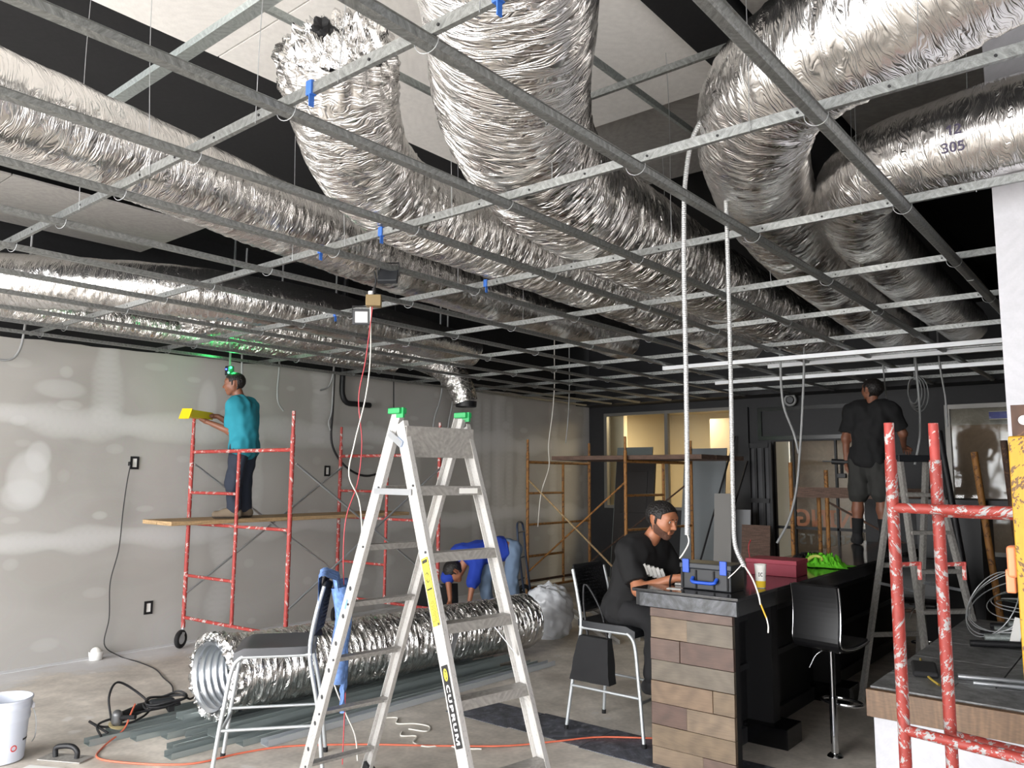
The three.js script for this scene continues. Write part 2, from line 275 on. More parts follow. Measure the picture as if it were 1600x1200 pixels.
{ // roof with the surviving grey boards
  const r = struct('ceiling', span(-4.6, 12.3, YR, YR + 0.2, -8.3, 3.1), M.roof);
  const xs = [-3.8, -1.4, 1.0, 2.22, 4.36];
  for (let i = 0; i < 4; i++) for (const [a, b] of [[-4.05, -2.96], [-2.95, -1.86]]) part('ceiling_panel', span(xs[i] + 0.005, xs[i + 1] - 0.005, 4.15, 4.165, a, b), M.panel, r);
  part('ceiling_panel', span(4.4, 5.6, 4.18, 4.2, -3.4, -1.86), M.greyPanel, r);
  for (const [a, b] of [[3.6, 5.0], [5.02, 6.3]]) part('ceiling_panel', span(a, b, 4.18, 4.2, -1.5, -0.1), M.greyPanel, r);
  for (const [a, b] of [[0.8, 2.0], [2.01, 3.6]]) part('ceiling_panel', span(a, b, 4.0, 4.015, -7.9, -6.6), M.greyPanel, r);
  part('roof_beam', span(-4.4, 12, 4.12, 4.35, -1.85, -1.55), M.roof, r); 
}
// ---------------------------------------------------------------- suspended grid
const ORD = ['first', 'second', 'third', 'fourth', 'fifth', 'sixth', 'seventh', 'eighth', 'ninth', 'tenth', 'eleventh', 'twelfth', 'thirteenth', 'fourteenth'];
const CHZ = [-0.13, -0.84, -1.56, -2.25, -2.87, -3.51, -4.16, -4.82, -5.46, -6.07, -6.65, -7.2, -7.72];
const CRX = [1.48, 2.66, 3.84, 5.02, 6.2, 7.38, 8.56, 9.74, 10.9];
{
  const hat = sheet([[-0.034, 0.024], [-0.026, 0.024], [-0.019, 0.003], [-0.014, 0], [0.014, 0], [0.019, 0.003], [0.026, 0.024], [0.034, 0.024]], 0.0016);
  const cee = sheet([[0.016, 0.0], [0, 0.0], [0, 0.038], [0.016, 0.038]], 0.0022);
  CHZ.forEach((z, i) => {
    const c = thing('furring_channel', `galvanised furring channel of the ceiling grid, ${ORD[i]} counting from the white wall on the right`, 'channel', [0, 0, 0], 0, 'furring channels of the ceiling grid');
    const x0 = i === 0 ? 4.6 : -4.2, cut = 5.1 + 0.6 * (i % 3);
    if (i === 0) { part('channel_length', extrudeAlong(hat, [4.62, 2.982, z], [11.4, 2.982, z]), M.zinc, c); }
    else {
      part('channel_length', extrudeAlong(hat, [x0, 2.98, z], [cut, 2.98, z + 0.004]), M.zinc, c);
      part('channel_length', extrudeAlong(hat, [cut - 0.2, 2.9775, z + 0.004], [11.4, 2.9775, z]), M.zinc, c);
    }
    for (const x of CRX) if (x > x0 + 0.1 && x < 9) { const t = new THREE.TorusGeometry(0.04, 0.0015, 5, 18); t.rotateY(Math.PI / 2 + 0.3); t.translate(x + 0.012, 3.004, z); part('wire_tie', t, M.wire, c); }
  });
  CRX.forEach((x, i) => {
    const c = thing('cross_carrier', `galvanised carrier channel crossing above the furring channels, ${ORD[i]} counting from the camera`, 'channel', [0, 0, 0], 0, 'carrier channels of the ceiling grid');
    const z1 = x < 4.1 ? 0.6 : 2.4;
    part('channel_length', extrudeAlong(cee, [x, 3.006, -7.95], [x, 3.006, -3.3]), M.zinc, c);
    part('channel_length', extrudeAlong(cee, [x + 0.002, 3.0085, -3.55], [x + 0.002, 3.0085, z1]), M.zinc, c);
    const dots = []; for (let z = -7.8; z < z1 - 0.1; z += 0.3) dots.push(at(new THREE.CylinderGeometry(0.005, 0.005, 0.004, 8), x - 0.001, 3.025, z, 0, 0, Math.PI / 2)); part('punched_hole', dots, M.black, c);
  });
  // hanger wires and blue tape flags
  for (const i of [1, 2, 3, 4, 5, 6]) for (const x of [CRX[0] - 0.06, CRX[1] - 0.07, CRX[2] - 0.05, CRX[3] - 0.05]) {
    const z = (CHZ[i] + CHZ[i - 1]) / 2 + rr(-0.2, 0.2), dx = rr(-0.05, 0.05);
    solo('hanger_wire', tube([[x + 0.06, 3.0, z], [x + 0.06 + dx * 0.4, 3.3, z + rr(-0.02, 0.02)], [x + 0.06 + dx, 3.75, z + rr(-0.03, 0.03)], [x + 0.06 + dx, 4.34, z]], 0.0016, 5, 14), M.wire, `thin hanger wire tied to the ${ORD[CRX.findIndex((q) => Math.abs(q - x) < 0.1)]} carrier, between the ${ORD[i - 1]} and ${ORD[i]} furring channels`, 'wire', 'hanger wires of the ceiling grid');
  }
  const flags = [[1.48, -2.1, 'by the crumpled duct end'], [1.48, -1.28, 'in front of the widest duct'], [2.66, -3.1, 'under the duct left of the widest one'], [2.66, -3.62, 'just left of the upper floodlight'], [3.84, -3.4, 'to the right of the hanging floodlights'], [3.84, -5.0, 'left of the lower floodlight']];
  for (const [x, z, w] of flags) solo('tape_flag', [box(0.026, 0.05, 0.03, x + 0.006, 3.03, z, 0.003), box(0.02, 0.05, 0.004, x + 0.004, 2.99, z + 0.005)], M.tape, `blue tape tied round a carrier channel ${w}`, 'tape', 'blue tape flags on the grid');
  // older steel above
  const c2 = sheet([[0.018, 0], [0, 0], [0, 0.034], [0.018, 0.034]], 0.003), tb = sheet([[-0.034, 0.03], [-0.03, 0], [0.03, 0], [0.034, 0.03]], 0.003);
  solo('roof_channel', extrudeAlong(tb, [1.72, 3.72, -4.5], [1.72, 3.72, -2.5]), M.zincDark, 'wide steel channel high above the grid at the upper left', 'channel');
  solo('roof_channel', extrudeAlong(c2, [1.74, 3.78, -2.9], [4.3, 3.78, -2.85]), M.zincDark, 'thin steel channel under the grey boards, left of the widest duct', 'channel');
  solo('roof_channel', extrudeAlong(c2, [2.6, 3.82, -2.06], [5.4, 3.82, -2.04]), M.zincDark, 'thin steel channel under the grey boards, right of the widest duct', 'channel');
  solo('roof_channel', extrudeAlong(c2, [3.34, 3.76, -2.6], [3.34, 3.76, -1.45]), M.zinc, 'short bright steel channel crossing behind the widest duct', 'channel');
}
// ---------------------------------------------------------------- foil ducts
function duct(name, label, pts, rad, o = {}) {
  const c = new THREE.CatmullRomCurve3(pts.map(vv), false, 'centripetal'), L = c.getLength();
  const ns = Math.round(L / (o.step || 0.015)), nr = o.nr || 84, fr = c.computeFrenetFrames(ns, false);
  const P = [], UV = [], I = [], R = (t) => { const k = t * (rad.length - 1), i = Math.min(rad.length - 2, Math.floor(k)); return rad[i] + (rad[i + 1] - rad[i]) * (k - i); };
  const N = fr.normals, B = fr.binormals, sd = o.seed || L * 13;
  for (let i = 0; i <= ns; i++) {
    const t = i / ns, p = c.getPointAt(t), s = t * L, r = R(t);
    const t0 = c.getTangentAt(Math.max(0, t - 0.02)), t1 = c.getTangentAt(Math.min(1, t + 0.02)), kv = t1.clone().sub(t0).multiplyScalar(1 / (0.04 * L)), curv = kv.length();
    for (let j = 0; j <= nr; j++) {
      const a = j / nr * Math.PI * 2, ca = Math.cos(a), sa = Math.sin(a), dir = N[i].clone().multiplyScalar(ca).addScaledVector(B[i], sa);
      const inner = curv > 0.05 ? clamp(dir.dot(kv) / 1.4, -0.4, 1) : 0;
      const am = (o.amp || 1) * (o.topSmooth ? 1 - 0.8 * smooth(-0.05, 0.45, dir.y + 0.12 * n3(s * 2, sd, 1)) : 1) * (0.75 + 0.5 * n3(s * 0.9, sd, 2) + 0.9 * Math.max(0, inner));
      const w = s + 0.035 * n3(ca * 1.2, sa * 1.2, s * 1.4 + sd);
      let d = 0.005 * n3(w * 3.2, ca * 0.8 + sd, sa * 0.8);
      d += am * 0.0060 * (1 - 2 * Math.abs(n3(w * 13, ca * 0.75 + sd, sa * 0.75 + 4)));
      d += am * 0.0042 * (1 - 2 * Math.abs(n3(w * 27, ca * 1.3 + 3, sa * 1.3 + sd)));
      d += 0.003 * n3(s * 1.1, ca * 2.0, sa * 2.0 + sd);
      if (o.ribs) d += 0.006 * Math.cos(s * 2 * Math.PI / o.ribs);
      if (o.crumple) d += (1 - smooth(0, o.crumple, s)) * 0.03 * (1 - 2 * Math.abs(n3(s * 7, ca * 2.8, sa * 2.8 + sd)));
      const q = p.clone().addScaledVector(dir, r + d); P.push(q.x, q.y, q.z); UV.push(j / nr, s / 1.1);
    }
  }
  for (let i = 0; i < ns; i++) for (let j = 0; j < nr; j++) { const a = i * (nr + 1) + j, b = a + nr + 1; I.push(a, b, a + 1, b, b + 1, a + 1); }
  const g = new THREE.BufferGeometry(); g.setAttribute('position', new THREE.Float32BufferAttribute(P, 3)); g.setAttribute('uv', new THREE.Float32BufferAttribute(UV, 2)); g.setIndex(I); g.computeVertexNormals();
  const root = thing(name, label, 'duct', [0, 0, 0], 0, o.group || 'foil ducts above the grid');
  part('foil_jacket', g, o.smooth ? FOILS : FOIL, root);
  return { root, curve: c, fr };
}
function ductCap(root, p, dir, r, o = {}) {                              // gathered, crumpled foil end
  dir = vv(dir).normalize(); const q = new THREE.Quaternion().setFromUnitVectors(V(0, 1, 0), dir), P = [], UV = [], I = [], nr = 72, ns = 18;
  for (let i = 0; i <= ns; i++) for (let j = 0; j <= nr; j++) {
    const t = i / ns, a = j / nr * 6.28318, rad = r * (1 - t * 0.93), fold = 0.05 * Math.sin(t * 3.1) * (1 - 2 * Math.abs(n3(Math.cos(a) * 2.6, Math.sin(a) * 2.6, t * 1.2 + 5))), cr = 0.035 * (1 - 2 * Math.abs(n3(Math.cos(a) * 2.4, Math.sin(a) * 2.4, t * 3.2)));
    const v = V(Math.cos(a) * (rad + cr * 0.6), (o.h || 0.06) * Math.sin(t * 2.6) + fold + cr, Math.sin(a) * (rad + cr * 0.6)).applyQuaternion(q).add(vv(p)); P.push(v.x, v.y, v.z); UV.push(j / nr * 2, t * 0.6);
  }
  for (let i = 0; i < ns; i++) for (let j = 0; j < nr; j++) { const a = i * (nr + 1) + j, b = a + nr + 1; I.push(a, b, a + 1, b, b + 1, a + 1); }
  const g = new THREE.BufferGeometry(); g.setAttribute('position', new THREE.Float32BufferAttribute(P, 3)); g.setAttribute('uv', new THREE.Float32BufferAttribute(UV, 2)); g.setIndex(I); g.computeVertexNormals();
  return part('gathered_end', g, CRUMPLE, root);
}
{
  duct('foil_duct', 'long straight foil duct nearly matte on top, highest at the upper left of the ceiling', [[-3.9, 3.28, -3.2], [-1.2, 3.28, -3.3], [0, 3.28, -3.42], [1.04, 3.28, -3.62], [1.79, 3.28, -3.77], [2.44, 3.28, -3.93], [3.35, 3.28, -4.13], [4.37, 3.28, -4.27], [5.82, 3.28, -4.41], [7.6, 3.28, -4.63]], [0.215, 0.215, 0.205, 0.2], { amp: 0.95, topSmooth: 1, smooth: 1 });
  const b = duct('foil_duct', 'foil duct whose crumpled gathered end turns up towards the camera', [[1.98, 3.58, -2.62], [2.06, 3.48, -2.7], [2.2, 3.39, -2.82], [2.47, 3.32, -3.02], [3.03, 3.3, -3.28], [3.62, 3.3, -3.31], [4.45, 3.3, -3.37], [5.4, 3.3, -3.43], [6.64, 3.3, -3.5], [8.6, 3.3, -3.6]], [0.245, 0.24, 0.225, 0.22, 0.22], { amp: 1.25, crumple: 0.3 });
  ductCap(b.root, [1.98, 3.58, -2.62], [-0.62, 0.55, 0.35], 0.25, { h: 0.05 });
  { const s = new THREE.IcosahedronGeometry(0.055, 3), q = s.attributes.position; for (let i = 0; i < q.count; i++) { const k = 1 + 0.5 * n3(q.getX(i) * 22, q.getY(i) * 22, q.getZ(i) * 22); q.setXYZ(i, q.getX(i) * k * 1.1, q.getY(i) * k, q.getZ(i) * k * 0.7); } s.computeVertexNormals(); s.translate(1.9, 3.6, -2.6); part('black_plastic_scrap', s, M.black, b.root); }
  duct('foil_duct', 'widest foil duct, bending down from the top middle of the picture', [[1.62, 3.68, -1.42], [1.9, 3.58, -1.62], [2.16, 3.48, -1.8], [2.55, 3.41, -2.11], [3.16, 3.39, -2.44], [3.92, 3.38, -2.62], [4.73, 3.37, -2.68], [6.15, 3.35, -2.76], [9, 3.33, -2.89]], [0.33, 0.335, 0.33, 0.3, 0.28, 0.27], { amp: 1.35, step: 0.012, nr: 110 });
  duct('foil_duct', 'foil duct coming from the upper right corner and turning away above the conduits', [[2.75, 3.85, 0.9], [2.84, 3.6, 0.2], [2.87, 3.44, -0.5], [2.93, 3.39, -0.88], [3.06, 3.37, -1.13], [3.4, 3.35, -1.35], [4.06, 3.34, -1.58], [5.06, 3.33, -1.77], [6.95, 3.32, -1.95], [9.4, 3.32, -2.11]], [0.25, 0.255, 0.26, 0.255, 0.25, 0.25], { amp: 0.95, step: 0.013, nr: 96, smooth: 1 });
  const e = duct('foil_duct', 'printed foil duct entering from the right above the white wall', [[3.75, 3.28, 1.5], [3.82, 3.28, 0.4], [3.88, 3.28, -0.35], [3.93, 3.28, -0.66], [4.05, 3.28, -0.96], [4.31, 3.28, -1.17], [4.97, 3.28, -1.3], [6.5, 3.28, -1.38], [8.8, 3.28, -1.41]], [0.2, 0.2, 0.205, 0.215, 0.21, 0.2, 0.2], { amp: 0.55, smooth: 1 });
  const pt = canvasTex(256, 256, (c) => { c.clearRect(0, 0, 256, 256); c.fillStyle = '#4f4a60'; c.font = 'bold 84px sans-serif'; c.textAlign = 'center'; c.fillText('12', 138, 104); c.fillText('305', 128, 206); });
  const pm = new THREE.MeshStandardMaterial({ map: pt, transparent: true, roughness: 0.6, alphaTest: 0.3, metalness: 0.3 });
  { const g = new THREE.CylinderGeometry(0.228, 0.228, 0.17, 12, 1, true, 0, 0.8); g.rotateY(-Math.PI / 2 - 0.4); g.rotateX(Math.PI / 2); g.rotateZ(0.35); 
    const uv = g.attributes.uv; for (let i = 0; i < uv.count; i++) { const u = uv.getX(i), v = uv.getY(i); uv.setXY(i, v, 1 - u); } g.rotateY(0.12); g.translate(3.9, 3.28, -0.62); part('size_print', g, pm, e.root); }
  duct('foil_duct', 'bright foil duct curving across the ceiling at the left edge', [[1.2, 3.3, -7.5], [1.71, 3.3, -7.35], [2.17, 3.3, -7.1], [2.72, 3.3, -6.7], [3.32, 3.3, -6.32], [4.17, 3.3, -6.15], [5.44, 3.3, -6.24], [7.1, 3.3, -6.55]], [0.22, 0.22, 0.215, 0.2], { amp: 0.8, topSmooth: 1, smooth: 1 });
  duct('foil_duct', 'slim foil duct lying closest to the drywall', [[1.9, 3.24, -7.68], [3.1, 3.24, -7.7], [3.9, 3.24, -7.72], [5, 3.24, -7.74], [6.9, 3.24, -7.76]], [0.17, 0.165, 0.16], { amp: 0.9, nr: 64 });
  const g2 = duct('foil_duct', 'foil duct with a crumpled near end, dropping below the grid left of the corner', [[3.8, 3.3, -7.12], [4.21, 3.3, -7.1], [4.87, 3.29, -7.1], [5.9, 3.29, -7.2], [6.7, 3.28, -7.2], [7.15, 3.18, -7.12], [7.36, 3.0, -7.0], [7.4, 2.8, -6.92], [7.42, 2.7, -6.9]], [0.2, 0.19, 0.185, 0.18, 0.16], { amp: 1.1, nr: 64, crumple: 0.25 });
  ductCap(g2.root, [3.8, 3.3, -7.12], [-1, 0, 0.1], 0.2, { h: 0.05 });
  part('collar', at(new THREE.CylinderGeometry(0.14, 0.135, 0.07, 24, 1, true), 7.425, 2.67, -6.89, 0, 0, 0), M.black, g2.root);
  // loose duct on the floor
  const fd = duct('floor_duct', 'loose silver foil duct lying on the floor behind the stepladder', [[3.12, 0.33, -5.28], [3.6, 0.325, -5.25], [4.6, 0.32, -5.18], [5.6, 0.315, -5.1], [6.35, 0.31, -5.05]], [0.265, 0.255, 0.25, 0.25, 0.25], { amp: 1.3, nr: 96, step: 0.011, ribs: 0.055, group: 'loose duct on the floor', crumple: 0.16 });
  const lp = []; for (let i = 0; i <= 180; i++) { const s = i / 180 * 1.3; lp.push([0.226 + 0.012 * Math.cos(s * 6.2832 / 0.052), s]); }
  const inn = lathe(lp, 56); inn.rotateZ(-Math.PI / 2); inn.translate(3.07, 0.33, -5.28);
  part('corrugated_liner', inn, new THREE.MeshStandardMaterial({ color: '#cfd3d8', metalness: 0.9, roughness: 0.28, side: THREE.DoubleSide }), fd.root);
  const lip = new THREE.TorusGeometry(0.262, 0.026, 14, 90); { const p = lip.attributes.position; for (let i = 0; i < p.count; i++) { const x = p.getX(i), y = p.getY(i), z = p.getZ(i), k = 1 + 0.09 * (1 - 2 * Math.abs(n3(x * 14, y * 14, z * 20))); p.setXYZ(i, x * k, y * k, z + 0.02 * n3(x * 20, y * 20, 3)); } lip.computeVertexNormals(); } lip.rotateY(Math.PI / 2); lip.translate(3.1, 0.33, -5.28); part('crumpled_lip', lip, CRUMPLE, fd.root);
  for (let i = 0; i < 4; i++) { const t = new THREE.TorusGeometry(0.248, 0.012, 8, 48); t.rotateY(Math.PI / 2); t.translate(6.12 + i * 0.07, 0.311, -5.065 + i * 0.004); part('end_ring', t, M.chrome, fd.root); }
}
// ---------------------------------------------------------------- bar, hatch counter
{
  const bar_ = thing('bar_counter', 'black bar with a plank-clad end and dark stone top', 'bar', [0, 0, 0]);
  const stone = new THREE.MeshStandardMaterial({ map: dataTex(512, 512, (u, v) => { const k = 0.16 + 0.03 * tile(n3, u, v, 6, 6), w = smooth(0.2, 0.75, tile(n3, u, v, 1.6, 1.6)); return mix([k, k, k * 1.04], [0.27, 0.27, 0.28], 0.5 * w); }), roughness: 0.12 });
  const edge = new THREE.MeshStandardMaterial({ map: dataTex(256, 256, (u, v) => { const k = 0.25 + 0.09 * tile(n3, u, v, 2, 2) + 0.04 * tile(n3, u, v, 8, 8); return [k * 0.97, k, k * 1.06]; }, true, 1.7, 1.7), roughness: 0.35 });
  part('stone_top', [span(4.44, 9.4, 1.03, 1.05, -2.66, -1.95, 0.004)], stone, bar_);
  part('end_fascia', span(4.43, 4.46, 0.945, 1.03, -2.6, -1.955, 0.003), edge, bar_);
  part('front_fascia', span(4.46, 9.4, 0.945, 1.03, -1.985, -1.955), M.blackGloss, bar_); part('rear_fascia', span(4.46, 9.4, 0.945, 1.03, -2.64, -2.61), M.black, bar_);
  const body = part('body', [span(4.49, 4.55, 0, 0.945, -2.54, -1.995), span(4.55, 9.35, 0, 0.945, -2.5, -2.28)], M.black, bar_);
  part('panel_rail', [span(4.56, 9.35, 0.78, 0.82, -2.28, -2.262), span(4.56, 9.35, 0.46, 0.5, -2.28, -2.262), span(4.56, 9.35, 0.0, 0.1, -2.28, -2.25)], std('#2b2b2e', 0.35), body);
  part('bracket', [span(5.3, 5.42, 0.1, 0.945, -2.28, -2.1)], M.black, bar_); part('bracket', [span(6.6, 6.72, 0.1, 0.945, -2.28, -2.1)], M.black, bar_);
  part('foot_block', span(5.22, 5.48, 0, 0.13, -2.28, -1.98, 0.005), M.blackGloss, bar_); part('foot_block', span(6.53, 6.79, 0, 0.13, -2.28, -1.98, 0.005), M.blackGloss, bar_);
  const tones = ['#a58d73', '#8a6f62', '#9c8468', '#7d6053', '#8f8271', '#a3866a'].map((h, i) => new THREE.MeshStandardMaterial({ map: dataTex(256, 256, (u, v) => { const gr = tile(n3, u + i * 0.13, v, 1.3, 0.5) * 0.35 + tile(n3, u, v + i * 0.2, 1.5, 9) * 0.2 + tile(n3, u, v, 3, 24) * 0.14; return rgb(h).map((q) => q * 0.66 * (1 + 0.26 * gr)); }, true, 1.2, 3), roughness: 0.55 }));
  const rows = [[0.885, 0.94, [-2.54, -1.995], [1]], [0.755, 0.885, [-2.54, -2.29, -1.995], [0, 4]], [0.625, 0.755, [-2.54, -2.34, -1.995], [1, 3]], [0.5, 0.625, [-2.54, -1.995], [4]], [0.37, 0.5, [-2.54, -2.13, -1.995], [5, 2]], [0.24, 0.37, [-2.54, -2.3, -1.995], [3, 0]], [0.11, 0.24, [-2.54, -1.995], [2]], [0, 0.11, [-2.54, -2.2, -1.995], [0, 1]]];
  for (const [a, b, zs, ts] of rows) for (let i = 0; i < ts.length; i++) { const d = 0.002 * ((i * 7 + ts[i] * 3) % 4); part('plank', span(4.462 - d, 4.49, a + 0.0015, b - 0.0015, zs[i] + 0.001, zs[i + 1] - 0.001, 0.002), tones[ts[i]], bar_); }

  const h = thing('hatch_counter', 'low serving counter of dark tile with a wooden front edge in the white wall', 'counter', [0, 0, 0]);
  const tm = new THREE.MeshStandardMaterial({ map: dataTex(512, 512, (u, v) => { const k = 0.42 + 0.08 * tile(n3, u, v, 2, 2) + 0.05 * tile(n3, u, v, 9, 9), w = smooth(0.3, 0.7, tile(n3, u, v + 0.3, 3, 2)); return mix([k, k, k], [0.52, 0.52, 0.53], 0.35 * w); }), roughness: 0.5 });
  part('bed', [span(4.17, 4.51, 0.64, 0.738, -1.16, -0.53), span(4.51, 6.6, 0.64, 0.738, -1.16, 0.75)], M.black, h);
  for (const [a, b] of [[-1.165, -0.848], [-0.845, -0.528]]) part('tile', span(4.165, 4.508, 0.738, 0.75, a, b, 0.002), tm, h);
  for (let i = 0; i < 4; i++) for (let j = 0; j < 4; j++) part('tile', span(4.51 + i * 0.522 + 0.003, 4.51 + (i + 1) * 0.522 - 0.003, 0.738, 0.75, -1.165 + j * 0.479 + 0.003, -1.165 + (j + 1) * 0.479 - 0.003, 0.002), tm, h);
  part('wooden_edge', span(4.105, 4.148, 0.62, 0.745, -1.17, 1.2, 0.003), new THREE.MeshStandardMaterial({ map: grain('#624b36', 0.2, 8, 1), roughness: 0.5 }), h);
}
// ---------------------------------------------------------------- stools and chairs
function barStool(label, x, z, turn) {
  const s = thing('bar_stool', label, 'stool', [x, 0, z], turn, 'swivel bar stools along the bar');
  part('floor_flange', lathe([[0, 0.02], [0.03, 0.02], [0.045, 0.008], [0.05, 0]], 28), M.chrome, s);
  part('pole', [rod([0, 0.01, 0], [0, 0.36, 0], 0.024, 20), rod([0, 0.34, 0], [0, 0.66, 0], 0.017, 20)], M.chrome, s);
  const fr = new THREE.TorusGeometry(0.13, 0.011, 8, 40); fr.scale(1, 0.62, 1); fr.rotateX(Math.PI / 2); fr.translate(0, 0.31, 0.12); part('foot_ring', fr, M.chrome, s);
  const prof = []; for (let i = 0; i <= 26; i++) { const t = i / 26; prof.push(t < 0.42 ? [0.2 - t * 0.85, 0.70 - 0.02 * Math.sin(t * 7)] : t < 0.6 ? [-0.157 - 0.035 * Math.sin((t - 0.42) / 0.18 * 1.57), 0.70 + 0.05 * (1 - Math.cos((t - 0.42) / 0.18 * 1.57))] : [-0.192 + 0.03 * Math.sin((t - 0.6) * 6) - 0.05 * (t - 0.6), 0.75 + (t - 0.6) * 0.8]); }
  const sh = sheet(prof, 0.026), g = new THREE.ExtrudeGeometry(sh, { depth: 0.29, bevelEnabled: true, bevelSize: 0.005, bevelThickness: 0.005, bevelSegments: 2 }); g.translate(0, 0, -0.145); g.rotateY(-Math.PI / 2); part('seat_shell', g, std('#0d0d0f', 0.4), s);
  for (const q of [-1, 1]) part('chrome_trim', tube(prof.map(([a, b]) => [q * 0.157, b + 0.003, a]), 0.007, 8, 60), M.chrome, s);
  part('seat_plate', box(0.2, 0.02, 0.2, 0, 0.665, 0.02, 0.005), M.chrome, s); part('lift_lever', tube([[0.03, 0.655, -0.02], [0.07, 0.62, -0.06], [0.1, 0.54, -0.1]], 0.005), M.chrome, s);
  return s;
}
barStool('black shell bar stool on a chrome pole, nearest at the black side of the bar', 5.33, -1.72, 1.42);
barStool('black shell bar stool farther along the bar behind the red scaffold frames', 7.7, -1.68, 1.6);
function tallChair(label, x, z, turn, seatC, backC, legM) {
  const s = thing('tall_chair', label, 'chair', [x, 0, z], turn);
  const W = 0.21, zf = 0.27, zb = -0.3, H = 0.71;
  for (const q of [-1, 1]) {
    const f = part('leg', tube([[q * (W + 0.035), 0.015, zf + 0.05], [q * (W + 0.01), 0.4, zf], [q * (W - 0.01), H - 0.05, zf - 0.05], [q * (W - 0.01), H - 0.012, zf - 0.09]], 0.0125, 10), legM, s);
    part('foot_cap', rod([q * (W + 0.036), 0, zf + 0.052], [q * (W + 0.035), 0.03, zf + 0.05], 0.0155), M.rubber, f);
    const b = part('leg', tube([[q * (W + 0.03), 0.015, zb], [q * W, 0.4, zb + 0.045], [q * (W - 0.01), H, -0.2], [q * (W - 0.005), H + 0.2, -0.225], [q * (W - 0.01), H + 0.38, -0.27]], 0.0125, 10), legM, s);
    part('foot_cap', rod([q * (W + 0.031), 0, zb - 0.001], [q * (W + 0.03), 0.03, zb], 0.0155), M.rubber, b);
    part('side_rail', rod([q * (W - 0.01), H - 0.012, -0.21], [q * (W - 0.01), H - 0.012, zf - 0.085], 0.0125), legM, s);
    part('stretcher', rod([q * (W + 0.014), 0.3, -0.265], [q * (W + 0.014), 0.3, zf + 0.01], 0.009), legM, s);
  }
  part('foot_rest', rod([-W - 0.018, 0.27, zf + 0.014], [W + 0.018, 0.27, zf + 0.014], 0.01), legM, s); part('rear_rail', rod([-W - 0.01, 0.38, -0.258], [W + 0.01, 0.38, -0.258], 0.009), legM, s);
  const g = new THREE.BoxGeometry(0.44, 0.045, 0.46, 16, 2, 16), p = g.attributes.position;
  for (let i = 0; i < p.count; i++) { const x2 = p.getX(i), z2 = p.getZ(i), c = 1 - 0.12 * Math.pow(Math.abs(z2) / 0.23, 4); p.setXYZ(i, x2 * c, p.getY(i) - 0.014 * (1 - Math.pow(x2 / 0.22, 2)) * (1 - Math.pow(z2 / 0.23, 2)) - (z2 > 0.17 ? (z2 - 0.17) * 0.5 : 0), z2); }
  g.computeVertexNormals(); g.translate(0, H + 0.015, 0.0); part('seat', g, seatC, s);
  const sh = new THREE.Shape(); const w = 0.205, y0 = 0.1, y1 = 0.41; sh.moveTo(-w, y0); sh.quadraticCurveTo(0, y0 - 0.07, w, y0); sh.lineTo(w - 0.005, y1 - 0.04); sh.quadraticCurveTo(w - 0.01, y1, w - 0.05, y1); sh.lineTo(-w + 0.05, y1); sh.quadraticCurveTo(-w + 0.01, y1, -w + 0.005, y1 - 0.04); sh.closePath();
  for (let r = 0; r < 11; r++) for (let c = 0; c < 15; c++) { const cx = -0.175 + c * 0.0235 + (r % 2) * 0.0118, cy = y0 + 0.028 + r * 0.0235; if (Math.abs(cx) > 0.178) continue; const d = new THREE.Path(); d.moveTo(cx + 0.008, cy); d.lineTo(cx, cy + 0.0085); d.lineTo(cx - 0.008, cy); d.lineTo(cx, cy - 0.0085); d.closePath(); sh.holes.push(d); }
  const bg = new THREE.ExtrudeGeometry(sh, { depth: 0.014, bevelEnabled: false }), bp = bg.attributes.position; for (let i = 0; i < bp.count; i++) { const X = bp.getX(i), Y = bp.getY(i); bp.setXYZ(i, X, Y + H, bp.getZ(i) - 0.205 - Y * 0.17 - 0.05 * (1 - Math.pow(X / 0.21, 2))); } bg.computeVertexNormals(); part('perforated_back', bg, backC, s);
  return s;
}
const GREYLEG = std('#b4b8ba', 0.4, { metalness: 0.5 });
tallChair('silver-legged tall chair with a black perforated back under the seated man', 4.9, -3.03, 0, M.darkPlastic, M.black, GREYLEG);
tallChair('grey tall chair with a jacket over its back, left of the stepladder', 2.905, -4.235, Math.atan2(-0.78, -0.63), std('#434447', 0.45), std('#2b2c2f', 0.5), GREYLEG);
